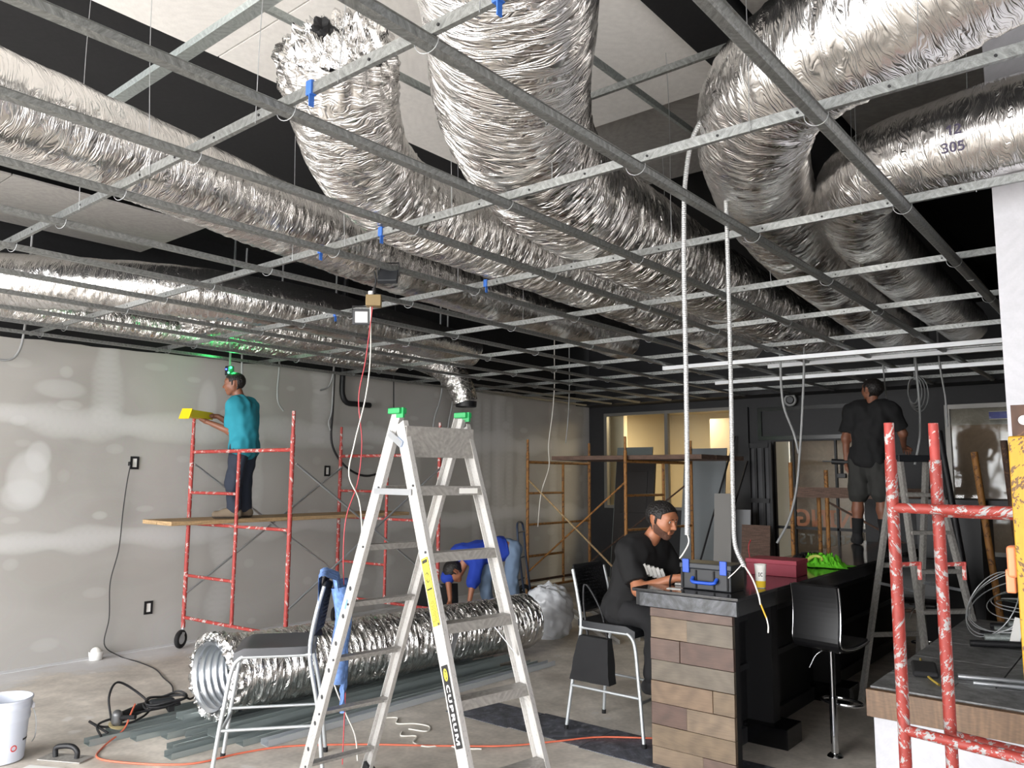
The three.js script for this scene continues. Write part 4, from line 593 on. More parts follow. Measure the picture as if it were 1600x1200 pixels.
// ---------------------------------------------------------------- floor clutter, left
{
  const b = thing('bucket', 'white plastic bucket at the left edge of the floor', 'bucket', [1.9, 0, -5.62]);
  part('shell', lathe([[0, 0.004], [0.126, 0.004], [0.13, 0.01], [0.142, 0.24], [0.148, 0.243], [0.15, 0.27], [0.145, 0.275], [0.148, 0.31], [0.156, 0.313], [0.156, 0.33], [0.151, 0.332], [0.153, 0.355], [0.16, 0.358], [0.16, 0.37], [0.15, 0.372], [0.145, 0.36], [0.126, 0.02], [0, 0.016]], 48), std('#cfd4e0', 0.45), b);
  part('handle', tube([[0.155, 0.3, 0.02], [0.175, 0.22, 0.04], [0.17, 0.12, 0.06], [0.14, 0.1, 0.1]], 0.003), M.steel, b); part('handle_lug', box(0.02, 0.035, 0.03, 0.158, 0.3, 0.02, 0.005), M.white, b);
  const st = new THREE.CylinderGeometry(0.1365, 0.1362, 0.012, 16, 1, true, -0.1, 0.75); st.translate(0, 0.125, 0); st.rotateZ(-0.02); st.rotateY(0.75); part('black_stripe', st, M.black, b);
  const rg = new THREE.TorusGeometry(0.016, 0.0035, 6, 20); rg.translate(0, 0.09, 0.1345); rg.rotateY(0.22); part('red_ring', rg, std('#c03a3a', 0.5), b);
  const t = thing('hand_trowel', 'plastering float with a black handle lying near the bucket', 'trowel', [2.17, 0, -5.34], 0.5); part('blade', box(0.12, 0.008, 0.3, 0, 0.006, 0, 0.002), M.aluWorn, t); part('handle', tube([[0, 0.012, -0.07], [0, 0.06, -0.07], [0, 0.075, -0.03], [0, 0.075, 0.05], [0, 0.05, 0.08], [0, 0.012, 0.08]], 0.016, 10), M.black, t);
  solo('white_board', at(box(0.4, 0.012, 0.24, 0, 0, 0), 1.86, 0.007, -5.16, 0.5), M.paper, 'white offcut of board lying at the bottom left corner', 'board');
  const tp = thing('plaster_cup', 'small white tub of plaster at the foot of the drywall', 'tub', [3.42, 0, -7.9]); part('tub', lathe([[0, 0.003], [0.055, 0.003], [0.065, 0.08], [0.06, 0.08], [0.05, 0.01], [0, 0.01]], 24), M.paper, tp); part('filling', at(new THREE.SphereGeometry(0.05, 14, 8), 0, 0.07, 0), std('#d8d6d0', 0.9), tp);
  const STUD = new THREE.MeshStandardMaterial({ color: '#9aa3a2', metalness: 0.55, roughness: 0.38 }), STUDP = new THREE.MeshStandardMaterial({ color: '#c3c8cc', metalness: 0.45, roughness: 0.4 });
  // studs and tracks
  const cs = sheet([[0.045, 0.034], [0.045, 0], [-0.045, 0], [-0.045, 0.04], [-0.036, 0.04]], 0.002), us = sheet([[-0.047, 0.036], [-0.047, 0], [0.047, 0], [0.047, 0.036]], 0.002);
  const st2 = [[2.36, -5.5, 5.1, 0], [2.6, -5.37, 5.5, 0], [2.55, -5.63, 4.9, 0], [2.85, -5.12, 5.9, 0], [2.66, -5.0, 5.6, 0], [2.58, -4.87, 5.7, 0], [3.0, -4.75, 6.0, 0], [2.95, -5.435, 5.7, 0.043], [2.75, -5.25, 5.65, 0], [2.9, -4.93, 5.9, 0.043], [3.1, -4.62, 6.1, 0], [3.05, -5.76, 5.6, 0]].map(([x, z, x1, y]) => [x, z, x1, z + 0.03 * (x1 - x), y]);
  const wh = ['nearest the tangled tools', 'second row beside the tools', 'farthest back towards the drywall', 'under the foil duct', 'in front of the foil duct', 'just behind the front row', 'second from the front', 'lying on top below the duct', 'lying on top near the chair', 'lying on top of the front rows', 'foremost in the heap, pale', 'hidden at the back of the heap'];
  st2.forEach(([a, b2, c, d, y], i) => { const s = solo('metal_stud', extrudeAlong(i % 2 ? us : cs, [a, y + 0.002, b2], [c, y + 0.002, d]), i === 10 ? STUDP : STUD, `galvanised stud of the heap on the floor, ${wh[i]}`, 'stud', 'metal studs heaped on the floor'); });
  // tools
  const g = thing('angle_grinder', 'black angle grinder lying among tangled cords on the studs', 'power tool', [2.72, 0.05, -5.68], 0.5);
  part('body', at(new THREE.CapsuleGeometry(0.034, 0.2, 6, 14), 0.02, 0.04, 0, 0, 0, Math.PI / 2), M.rubber, g); part('gear_head', at(new THREE.CapsuleGeometry(0.035, 0.04, 6, 14), -0.14, 0.045, 0), std('#6e6f70', 0.4, { metalness: 0.6 }), g); part('disc', at(new THREE.CylinderGeometry(0.058, 0.058, 0.004, 28), -0.145, 0.0, 0.01, 0, 0.3), std('#c9b98a', 0.7), g); part('side_handle', rod([-0.14, 0.05, 0.03], [-0.14, 0.06, 0.14], 0.015), M.rubber, g);
  const dr = thing('power_drill', 'grey and black drill lying behind the grinder', 'power tool', [2.96, 0.05, -5.72], -0.4); part('body', at(new THREE.CapsuleGeometry(0.034, 0.12, 6, 14), 0, 0.05, 0, 0, 0, Math.PI / 2), M.darkPlastic, dr); part('grip', bar([0.03, 0.05, 0], [0.06, 0.03, 0.13], 0.04, 0.032), M.rubber, dr); part('chuck', rod([-0.16, 0.05, 0], [-0.09, 0.05, 0], 0.014, 12, 0.022), M.darkSteel, dr);
  const loop = (cx, cz, r, n, y, ph) => { const p = []; for (let i = 0; i <= n * 8; i++) { const a = i / 8 * 6.283 + ph; p.push([cx + Math.cos(a) * r * (1 + 0.25 * n2(i * 0.3, ph)), y + 0.02 * n2(i * 0.5, ph + 3) + 0.012 * (i / 8), cz + Math.sin(a) * r * 0.6 * (1 + 0.25 * n2(i * 0.3, ph + 9))]); } return p; };
  solo('tool_cable', tube([[2.45, 0.03, -5.5], [2.48, 0.08, -5.62], ...loop(2.98, -5.7, 0.16, 3, 0.1, 1), [3.2, 0.07, -5.76], [3.3, 0.05, -5.86]], 0.008, 6, 200), M.cordBlack, 'tangled black cord heaped on the drill', 'cord'); solo('tool_cable', tube([[2.6, 0.06, -5.7], [2.62, 0.2, -5.8], [2.72, 0.26, -5.9], [2.86, 0.16, -5.86], [2.9, 0.08, -5.76], [2.7, 0.05, -5.6], [2.5, 0.06, -5.62], [2.44, 0.1, -5.68], [2.5, 0.04, -5.52]], 0.008, 6, 90), M.cordBlack, 'stiff black cord rising in a loop over the grinder', 'cord');
  solo('extension_cable', tube([[2.72, 0.16, -5.62], [2.66, 0.12, -5.55], [2.6, 0.05, -5.5], [2.42, 0.008, -5.38], [2.3, 0.008, -5.2], [2.36, 0.008, -5.0], [2.62, 0.008, -4.66], [2.9, 0.008, -4.6], [3.15, 0.008, -4.5], [3.5, 0.008, -4.16], [3.84, 0.008, -3.72], [4.1, 0.012, -3.4], [4.39, 0.012, -3.2], [4.62, 0.012, -3.05], [4.85, 0.012, -2.75]], 0.006, 7, 160), M.orange, 'orange cord running from the tools across the floor to the bar', 'cord');
  const wz = (pts, l) => solo('loose_cable', tube(pts, 0.005, 6, 90), M.cordWhite, l, 'cord', 'loose white cords on the floor'); wz([[3.95, 0.006, -4.5], [4.05, 0.006, -4.4], [3.96, 0.006, -4.3], [4.04, 0.006, -4.2], [4.06, 0.006, -4.08], [3.98, 0.006, -4.02], [3.93, 0.006, -4.15]], 'wavy white cord on the floor behind the ladder foot'); wz([[3.86, 0.006, -4.14], [3.8, 0.006, -4.08], [3.86, 0.006, -4.0], [3.76, 0.006, -3.92], [3.76, 0.006, -3.8], [3.86, 0.006, -3.72], [3.88, 0.006, -3.6], [3.96, 0.006, -3.5]], 'wavy white cord on the floor in front of the other one');
}
// ---------------------------------------------------------------- floor clutter, middle and far
{
  const g = new THREE.SphereGeometry(0.27, 48, 40), p = g.attributes.position; for (let i = 0; i < p.count; i++) { const v = V(p.getX(i), p.getY(i), p.getZ(i)).normalize(), q = Math.pow(Math.pow(Math.abs(v.x), 2.6) + Math.pow(Math.abs(v.y), 3.4) + Math.pow(Math.abs(v.z), 2.6), -1 / 3), k = 0.25 * q * (1 + 0.07 * n3(v.x * 2.4, v.y * 2.4, v.z * 2.4) + 0.035 * (1 - 2 * Math.abs(n3(v.x * 5, v.y * 7, v.z * 5)))); p.setXYZ(i, v.x * k * 0.95, v.y * k * 1.12 + 0.27, v.z * k * 0.95); } g.computeVertexNormals();
  const r = thing('wrapped_roll', 'bundle of insulation wrapped in clear plastic on the floor', 'bundle', [7.1, 0, -5.3]); part('wrapped_body', g, new THREE.MeshPhysicalMaterial({ color: '#c9cbcf', roughness: 0.3, clearcoat: 0.6, clearcoatRoughness: 0.25 }), r);
  const kn = new THREE.ConeGeometry(0.1, 0.09, 14, 4); { const q = kn.attributes.position; for (let i = 0; i < q.count; i++) q.setX(i, q.getX(i) * (1 + 0.4 * n3(q.getX(i) * 20, q.getY(i) * 20, q.getZ(i) * 20))); kn.computeVertexNormals(); } kn.translate(0.03, 0.56, -0.03); part('twisted_top', kn, std('#c4c6ca', 0.35), r);
  const c = thing('tool_case', 'open black tool case beside the man in blue', 'case', [6.75, 0, -6.62], -0.6); part('tray', [box(0.5, 0.12, 0.34, 0, 0.06, 0, 0.01)], M.black, c); part('lid', at(box(0.5, 0.34, 0.05, 0, 0.17, 0, 0.01), 0, 0.12, -0.19, 0, -0.2), M.rubber, c); part('red_tool', [rod([-0.12, 0.13, 0.02], [0.06, 0.16, 0.06], 0.02)], std('#a33b32', 0.5), c); part('latch', box(0.06, 0.03, 0.012, -0.16, 0.1, 0.175), M.steel, c);
  const us = sheet([[-0.05, 0.04], [-0.05, 0], [0.05, 0], [0.05, 0.04]], 0.003);
  solo('aluminium_track', extrudeAlong(us, [8.7, 0.02, -6.25], [7.25, 0.003, -4.55]), M.alu, 'pale aluminium track lying on the floor behind the seated man', 'track'); solo('aluminium_track', extrudeAlong(us, [8.9, 0.003, -6.0], [7.6, 0.003, -4.4]), M.aluWorn, 'duller aluminium track lying beside the pale one', 'track');
  solo('cardboard_sheet', at(box(1.0, 0.02, 0.55, 0, 0, 0), 8.2, 0.013, -6.75, 0.6), std('#9a8574', 0.85), 'flattened cardboard lying under the ochre scaffold', 'cardboard');
  const h = thing('hand_truck', 'blue tube hand truck behind the man in blue', 'hand truck', [8.85, 0, -7.05], 0.4); part('tube_frame', tube([[-0.16, 0.1, 0.05], [-0.16, 0.6, -0.02], [-0.16, 1.0, -0.06], [-0.12, 1.08, -0.07], [0.12, 1.08, -0.07], [0.16, 1.0, -0.06], [0.16, 0.6, -0.02], [0.16, 0.1, 0.05]], 0.016, 10, 60), std('#27364f', 0.45), h); for (const y of [0.96, 0.6, 0.3]) part('cross_bar', rod([-0.16, y, -0.05], [0.16, y, -0.05], 0.012), std('#27364f', 0.45), h); for (const q of [-1, 1]) part('wheel', at(new THREE.TorusGeometry(0.075, 0.03, 10, 24), q * 0.2, 0.106, -0.05, Math.PI / 2), M.rubber, h); part('toe_plate', box(0.34, 0.01, 0.2, 0, 0.02, 0.16), std('#27364f', 0.45), h);
  solo('plaster_crumb', at(new THREE.IcosahedronGeometry(0.05, 1), 9.6, 0.04, -6.4), M.paper, 'crumpled white scrap on the floor under the ochre scaffold', 'scrap');
  // things leaning on the back wall
  const d = thing('dark_door', 'black panelled door leaning below the lit window', 'door', [11.6, 0, -6.9], 0, undefined); part('leaf', at(box(0.05, 2.1, 0.75, 0, 0, 0, 0.004), 0, 1.06, 0, 0, 0, -0.12), std('#1c1817', 0.6), d); for (const y of [0.55, 1.5]) part('raised_panel', at(box(0.02, 0.7, 0.5, -0.03, y - 1.06, 0, 0.006), 0, 1.06, 0, 0, 0, -0.12), std('#1c1817', 0.5), d);
  solo('grey_board', at(box(0.03, 2.25, 0.7, 0, 0, 0), 11.74, 1.14, -7.02, 0, 0, -0.13), std('#6d7472', 0.8), 'grey-green sheet showing above the black door', 'board'); 
  solo('grey_board', at(box(0.03, 2.2, 0.72, 0, 0, 0), 11.55, 1.12, -5.62, 0, 0, -0.15), std('#7e8386', 0.8), 'grey sheet leaning right of the seated man, under the right pane', 'board'); solo('grey_board', at(box(0.02, 1.5, 0.25, 0, 0, 0), 10.9, 0.77, -5.0, 0.2, 0, -0.15), std('#8f8d8a', 0.8), 'narrow pale board standing behind the left conduit', 'board'); solo('grey_board', at(box(0.02, 1.25, 0.5, 0, 0, 0), 11.3, 0.65, -5.0, 0, 0, -0.1), std('#8b8c8e', 0.8), 'short grey board beside the dark lattice', 'board');
  solo('brown_board', at(box(0.03, 1.05, 0.42, 0, 0, 0), 11.0, 0.55, -4.55, 0, 0, -0.12), M.woodDark, 'brown board leaning behind the toolbox', 'board');
  const l = thing('lattice_screen', 'dark wooden lattice screen left of the boarded doorway', 'screen', [11.82, 0, -4.78]); part('stile', box(0.05, 2.28, 0.05, 0, 1.14, -0.17), M.black, l); part('stile', box(0.05, 2.28, 0.05, 0, 1.14, 0.17), M.black, l); for (const y of [0.04, 0.75, 1.4, 2.24]) part('cross_rail', box(0.05, 0.07, 0.32, 0, y, 0), M.black, l); for (const z of [-0.06, 0.06]) part('slat', box(0.04, 2.2, 0.035, 0, 1.14, z), M.black, l); part('backing', box(0.01, 2.2, 0.3, 0.04, 1.14, 0), std('#4a4a4c', 0.7), l);
  for (const [x, z, h2, t, lb] of [[11.35, -5.25, 2.4, 0.25, 'thin black bar leaning at the right end of the lit window'], [11.2, -4.98, 2.0, 0.2, 'second thin black bar leaning beside the dark lattice']]) solo('steel_bar', rod([x - 0.5, 0, z - t], [x + 0.5, h2, z + t * 0.3], 0.014), M.black, lb, 'bar', 'bars leaning at the back wall');
  // scaffold posts behind the bar in front of the boarded doorway
  const s = thing('brown_trestle', 'brown tube trestle standing in front of the boarded doorway', 'scaffold'); const pz = [[10.3, -3.75, 1.95], [10.3, -3.3, 1.85], [10.9, -3.6, 1.5]]; for (const [x, z, h2] of pz) part('post', rod([x, 0, z], [x, h2, z], 0.026), M.ochre, s); part('dark_beam', span(10.27, 10.33, 1.5, 1.63, -3.7, -2.1), M.woodDark, s); part('brace', rod([10.32, 1.45, -3.3], [10.32, 0.75, -2.0], 0.014), M.rust, s); part('tie', rod([10.3, 0.2, -3.75], [10.3, 0.2, -2.0], 0.02), M.rust, s); part('post', rod([10.3, 0, -2.05], [10.3, 1.63, -2.05], 0.026), M.rust, s);
}
{ // lettering on the far glass, reading from outside
  const font = await new FontLoader().loadAsync('fonts/droid/droid_sans_bold.typeface.json');
  const word = (t, size, zr, y, col, label) => { const w = thing('window_lettering', label, 'lettering'); let z = zr; const m = std(col, 0.6); for (const ch of t) { const g = new TextGeometry(ch, { font, size, depth: 0.002, curveSegments: 5 }); g.computeBoundingBox(); const wd = g.boundingBox.max.x - g.boundingBox.min.x; g.translate(-g.boundingBox.min.x, 0, 0); g.rotateY(Math.PI / 2); g.translate(XB + 0.056, y, z); part('letter', g, m, w); z -= wd + size * 0.12; } };
  word('NING', 0.25, -3.5, 1.03, '#b5704e', 'big orange letters on the boarded doorway glass, seen from behind'); word('SPORTS', 0.16, -3.52, 0.76, '#8d8580', 'smaller grey letters low on the boarded doorway glass, seen from behind');
}
// ---------------------------------------------------------------- things on the bar
{
  const t = thing('tool_box', 'dark grey toolbox with blue latches on the end of the bar', 'toolbox', [4.72, 1.05, -2.24], -Math.PI / 2);
  part('body', box(0.34, 0.13, 0.2, 0, 0.066, 0, 0.008), M.darkPlastic, t); part('lid', box(0.35, 0.035, 0.21, 0, 0.146, 0, 0.008), std('#303338', 0.5), t); for (const x of [-0.125, 0.125]) part('latch', box(0.045, 0.085, 0.016, x, 0.145, 0.108, 0.004), M.blue, t); part('handle', tube([[-0.08, 0.075, 0.105], [-0.075, 0.055, 0.13], [0, 0.05, 0.135], [0.075, 0.055, 0.13], [0.08, 0.075, 0.105]], 0.011, 10), M.blue, t); for (const x of [-0.15, -0.06, 0.06, 0.15]) part('rib', box(0.01, 0.11, 0.008, x, 0.066, 0.103), M.rubber, t);
  const c = thing('paper_cup', 'white and yellow cup beside the toolbox', 'cup', [4.98, 1.05, -2.03]); part('cup', lathe([[0, 0.002], [0.029, 0.002], [0.037, 0.145], [0.034, 0.145], [0.027, 0.008], [0, 0.008]], 28), M.paper, c); part('yellow_band', lathe([[0.0298, 0.004], [0.0322, 0.045]], 28), new THREE.MeshStandardMaterial({ color: '#d9b52e', side: THREE.DoubleSide }), c); part('rim', at(new THREE.TorusGeometry(0.037, 0.003, 6, 28), 0, 0.146, 0, 0, Math.PI / 2), M.paper, c);
  const pr = canvasTex(128, 128, (k) => { k.fillStyle = '#e3e2de'; k.fillRect(0, 0, 128, 128); k.fillStyle = '#1c1c1c'; k.font = 'bold 86px sans-serif'; k.fillText('IC', 24, 92); }); const pg = new THREE.CylinderGeometry(0.0365, 0.0345, 0.05, 10, 1, true, -0.6, 1.2); pg.translate(0, 0.085, 0); pg.rotateY(-Math.PI / 2 + 0.35); part('print', pg, new THREE.MeshStandardMaterial({ map: pr, roughness: 0.6 }), c);
  const r = thing('red_box', 'dusty red box on the bar behind the cup', 'box', [5.75, 1.05, -2.22], -Math.PI / 2 + 0.05); const rm = std('#8f2f40', 0.6); part('body', box(0.36, 0.085, 0.26, 0, 0.043, 0, 0.004), rm, r); part('lid', box(0.37, 0.03, 0.27, 0, 0.1, 0, 0.004), std('#9a3546', 0.6), r); part('strap', tube([[-0.17, 0.11, 0.08], [-0.18, 0.2, 0.07], [-0.17, 0.24, 0.05]], 0.004), std('#a02a2f', 0.5), r);
  const cloth = (cx, cz, w, d, h, sd) => { const g = new THREE.PlaneGeometry(w, d, 44, 36), p = g.attributes.position; g.rotateX(-Math.PI / 2); for (let i = 0; i < p.count; i++) { const x = p.getX(i), z = p.getZ(i), q = Math.hypot(x / w * 2, z / d * 2), k = 1 - smooth(0.55, 1.05, q); p.setXYZ(i, x * (0.85 + 0.2 * n3(x * 5, z * 5, sd)), 0.006 + h * k * (0.15 + 0.85 * (1 - Math.abs(n3(x * 16, z * 16, sd + 2)) * 1.8)), z * (0.85 + 0.2 * n3(x * 5, z * 5, sd + 5))); } g.computeVertexNormals(); g.translate(cx, 1.05, cz); return g; };
  const v = thing('safety_vest', 'crumpled lime green safety vest on the bar', 'vest'); part('fabric', cloth(6.5, -2.13, 0.36, 0.46, 0.1, 4), std('#6bd224', 0.7, { side: THREE.DoubleSide }), v); part('reflective_band', tube([[6.36, 1.09, -2.22], [6.4, 1.13, -2.18], [6.42, 1.13, -2.13], [6.4, 1.1, -2.1]], 0.013, 8), std('#cdd66a', 0.5), v);
  solo('black_cloth', cloth(6.9, -2.38, 0.6, 0.34, 0.06, 9), std('#141416', 0.9, { side: THREE.DoubleSide }), 'black cloth lying on the bar behind the lime vest', 'cloth');
  const lp = thing('laptop', 'slim laptop under the hands of the seated man', 'laptop', [4.88, 1.05, -2.42], 0.1); part('base', box(0.3, 0.014, 0.2, 0, 0.008, 0, 0.003), M.aluWorn, lp); part('keyboard', box(0.26, 0.002, 0.1, 0, 0.0155, 0.0), M.black, lp);
  solo('paper_slip', at(box(0.05, 0.003, 0.09, 0, 0, 0), 4.56, 1.052, -2.42, 0.2), M.paper, 'white paper slip at the corner of the bar end', 'paper');
}
// ---------------------------------------------------------------- behind the red frames: ladder, poles, coil
{
  const s = thing('small_ladder', 'dull aluminium stepladder behind the red scaffold frames', 'ladder', [6.55, 0, -1.45], -0.75), H = 1.9;
  const pt = (q, f, u) => V(q * (0.13 + 0.11 * u), H * (1 - u), f * (0.03 + 0.42 * u)); for (const f of [1, -1]) for (const q of [-1, 1]) part('rail', bar(pt(q, f, 0), pt(q, f, 1), 0.026, 0.05, [0, 0, 1]), M.aluWorn, s); for (let k = 1; k < 7; k++) { part('step', bar(pt(-1, 1, k / 7), pt(1, 1, k / 7), 0.07, 0.025), M.aluWorn, s); if (k % 2) part('rear_brace', bar(pt(-1, -1, k / 7), pt(1, -1, k / 7), 0.02, 0.035), M.aluWorn, s); } part('top_cap', box(0.32, 0.05, 0.14, 0, H, 0, 0.005), M.darkPlastic, s);
  for (const q of [-1, 1]) part('spreader', bar(pt(q, 1, 0.5), pt(q, -1, 0.5), 0.006, 0.02), M.steel, s);
  for (const [x0, z0, x1, z1, h, m, l] of [[8.2, -0.95, 8.45, -1.1, 2.1, M.rust, 'dark rusty pole right of the dull ladder, the thicker one'], [8.3, -1.15, 8.5, -1.35, 2.0, M.ochre, 'tan pole between the dull ladder and the rusty pole'], [8.0, -1.3, 8.3, -1.6, 2.2, M.black, 'black pole crossing behind the dull ladder']]) solo('leaning_pole', rod([x0, 0, z0], [x1, h, z1], 0.03), m, l, 'pole', 'poles leaning behind the dull ladder');
  solo('dark_shelf', [span(8.6, 9.3, 0, 1.5, -1.9, -1.35), span(8.55, 9.4, 1.5, 1.55, -1.95, -0.6)], M.black, 'black cabinet behind the dull ladder', 'cabinet');
  const w = thing('wire_coil', 'loose coil of thin steel wire above the hatch counter', 'wire coil'); for (let i = 0; i < 8; i++) { const t = new THREE.TorusGeometry(0.22 + 0.02 * (i % 4), 0.0035, 5, 48); t.rotateX(0.5 + 0.18 * i); t.rotateY(0.7 + 0.12 * i); t.translate(5.75 + 0.02 * i, 0.98 + 0.012 * (i % 3), -0.75 + 0.045 * i - 0.12); part('wire_turn', t, M.wire, w); }
  const h = thing('pipe_heap', 'heap of short grey pipes and fittings on the hatch counter', 'pipes'); for (let i = 0; i < 7; i++) { const x = 5.5 + 0.12 * i, z = -0.75 + 0.06 * (i % 3); part('pipe', rod([x - 0.05, 0.78 + 0.02 * (i % 3), z - 0.2], [x + 0.1, 0.8 + 0.03 * (i % 2), z + 0.3], 0.02 + 0.004 * (i % 2)), i % 3 ? M.zincDark : M.black, h); } part('elbow', tube([[5.4, 0.79, -0.55], [5.35, 0.8, -0.4], [5.42, 0.8, -0.28], [5.58, 0.79, -0.25]], 0.032, 12), M.cordGrey, h);
  solo('green_wrap', at(box(0.22, 0.09, 0.16, 0, 0, 0, 0.03), 6.0, 0.93, -0.62, 0.5, 0.2), std('#2f6b48', 0.6), 'green wrapped packet in the heap on the hatch counter', 'packet'); solo('white_tag', at(box(0.008, 0.16, 0.05, 0, 0, 0), 5.55, 0.86, -0.72, 0.4, 0.25), M.paper, 'white paper tag standing in the pipe heap', 'tag');
  { const sh = new THREE.CylinderGeometry(0.75, 0.75, 0.6, 24, 1, true, 0, 0.75); sh.rotateZ(Math.PI / 2); sh.rotateY(0.15); sh.translate(5.1, 0.22, -0.55); solo('sheet_metal', at(box(0.62, 0.012, 0.4, 0, 0, 0, 0.004), 5.05, 0.81, -0.36, 0.12, 0.12), std('#6f756e', 0.45, { metalness: 0.4 }), 'grey-green metal sheet lying on the hatch counter', 'sheet'); }
  solo('chrome_rod', rod([4.58, 0.765, -0.86], [4.72, 0.765, -0.35], 0.013), M.steel, 'shiny steel rod at the front of the hatch counter, the upper one', 'rod', 'rods on the hatch counter'); solo('chrome_rod', rod([4.5, 0.762, -0.78], [4.62, 0.762, -0.32], 0.011), M.steel, 'shiny steel rod at the front of the hatch counter, the lower one', 'rod', 'rods on the hatch counter');
  solo('short_cable', tube([[4.9, 0.76, -1.1], [4.7, 0.76, -1.05], [4.5, 0.76, -0.98], [4.35, 0.76, -0.9]], 0.006), std('#a98f3a', 0.6), 'short yellowish cord on the left of the hatch counter', 'cord'); solo('black_rag', at(box(0.28, 0.03, 0.12, 0, 0, 0, 0.014), 4.62, 0.768, -1.02, 0.25), M.rubber, 'black rag beside the yellowish cord on the hatch counter', 'rag');
}
// ---------------------------------------------------------------- people
function isoMesh(sdf, lo, hi, cell) {                                    // surface nets
  const n = [0, 1, 2].map((k) => Math.ceil((hi[k] - lo[k]) / cell) + 1), [nx, ny, nz] = n, F = new Float32Array(nx * ny * nz), id = (i, j, k) => (k * ny + j) * nx + i;
  for (let k = 0; k < nz; k++) for (let j = 0; j < ny; j++) for (let i = 0; i < nx; i++) F[id(i, j, k)] = sdf(lo[0] + i * cell, lo[1] + j * cell, lo[2] + k * cell);
  const vi = new Int32Array(nx * ny * nz).fill(-1), P = [], I = [];
  for (let k = 0; k < nz - 1; k++) for (let j = 0; j < ny - 1; j++) for (let i = 0; i < nx - 1; i++) {
    let m = 0, c = 0, sx = 0, sy = 0, sz = 0; const v = []; for (let q = 0; q < 8; q++) { const f = F[id(i + (q & 1), j + ((q >> 1) & 1), k + (q >> 2))]; v.push(f); if (f < 0) m |= 1 << q; }
    if (m === 0 || m === 255) continue;
    for (let q = 0; q < 8; q++) for (const b of [1, 2, 4]) if (!(q & b)) { const a = v[q], d = v[q | b]; if ((a < 0) !== (d < 0)) { const t = a / (a - d); sx += (q & 1) + (b === 1 ? t : 0); sy += ((q >> 1) & 1) + (b === 2 ? t : 0); sz += (q >> 2) + (b === 4 ? t : 0); c++; } }
    vi[id(i, j, k)] = P.length / 3; P.push(lo[0] + (i + sx / c) * cell, lo[1] + (j + sy / c) * cell, lo[2] + (k + sz / c) * cell);
  }
  const quad = (a, b, c, d, flip) => { if (a < 0 || b < 0 || c < 0 || d < 0) return; if (flip) I.push(a, c, b, a, d, c); else I.push(a, b, c, a, c, d); };
  for (let k = 1; k < nz - 1; k++) for (let j = 1; j < ny - 1; j++) for (let i = 1; i < nx - 1; i++) {
    const f = F[id(i, j, k)] < 0;
    if (f !== (F[id(i + 1, j, k)] < 0)) quad(vi[id(i, j - 1, k - 1)], vi[id(i, j, k - 1)], vi[id(i, j, k)], vi[id(i, j - 1, k)], !f);
    if (f !== (F[id(i, j + 1, k)] < 0)) quad(vi[id(i - 1, j, k - 1)], vi[id(i - 1, j, k)], vi[id(i, j, k)], vi[id(i, j, k - 1)], !f);
    if (f !== (F[id(i, j, k + 1)] < 0)) quad(vi[id(i - 1, j - 1, k)], vi[id(i, j - 1, k)], vi[id(i, j, k)], vi[id(i - 1, j, k)], !f);
  }
  const N = new Float32Array(P.length), e = cell * 0.5; for (let i = 0; i < P.length; i += 3) { const [x, y, z] = [P[i], P[i + 1], P[i + 2]]; let a = sdf(x + e, y, z) - sdf(x - e, y, z), b = sdf(x, y + e, z) - sdf(x, y - e, z), c = sdf(x, y, z + e) - sdf(x, y, z - e); const l = Math.hypot(a, b, c) || 1; N[i] = a / l; N[i + 1] = b / l; N[i + 2] = c / l; }
  const g = new THREE.BufferGeometry(); g.setAttribute('position', new THREE.Float32BufferAttribute(P, 3)); g.setAttribute('normal', new THREE.BufferAttribute(N, 3)); g.setAttribute('uv', new THREE.Float32BufferAttribute(new Float32Array(P.length / 3 * 2), 2)); g.setIndex(I); return g;
}
function cap(a, b, ra, rb = ra) {
  const ax = a.x, ay = a.y, az = a.z, bx = b.x - ax, by = b.y - ay, bz = b.z - az, L = bx * bx + by * by + bz * bz || 1e-9;
  return (x, y, z) => { const px = x - ax, py = y - ay, pz = z - az, t = Math.min(1, Math.max(0, (px * bx + py * by + pz * bz) / L)); return Math.hypot(px - bx * t, py - by * t, pz - bz * t) - (ra + (rb - ra) * t); };
}
const uni = (fs, k) => (x, y, z) => { let d = fs[0](x, y, z); for (let i = 1; i < fs.length; i++) { const e = fs[i](x, y, z), h = Math.max(k - Math.abs(d - e), 0) / k; d = Math.min(d, e) - h * h * k * 0.25; } return d; };
const grow = (f, r, amp = 0, fr = 12, o = 0) => (x, y, z) => f(x, y, z) - r - (amp ? amp * n3(x * fr + o, y * fr * 0.7, z * fr) : 0);
const cutBy = (f, p, n) => (x, y, z) => Math.max(f(x, y, z), (x - p.x) * n.x + (y - p.y) * n.y + (z - p.z) * n.z);   // keeps the side against n
function bounds(ps, pad) { const lo = [1e9, 1e9, 1e9], hi = [-1e9, -1e9, -1e9]; for (const p of ps) [p.x, p.y, p.z].forEach((v, i) => { lo[i] = Math.min(lo[i], v - pad); hi[i] = Math.max(hi[i], v + pad); }); return [lo, hi]; }
const lerp = (a, b, t) => a.clone().lerp(b, t);
function frameAt(o, f, u) { f = f.clone().normalize(); const r = new THREE.Vector3().crossVectors(u, f).normalize(); u = new THREE.Vector3().crossVectors(f, r); return (x, y, z) => o.clone().addScaledVector(r, x).addScaledVector(u, y).addScaledVector(f, z); }   // local x left-hand side, y up, z forward
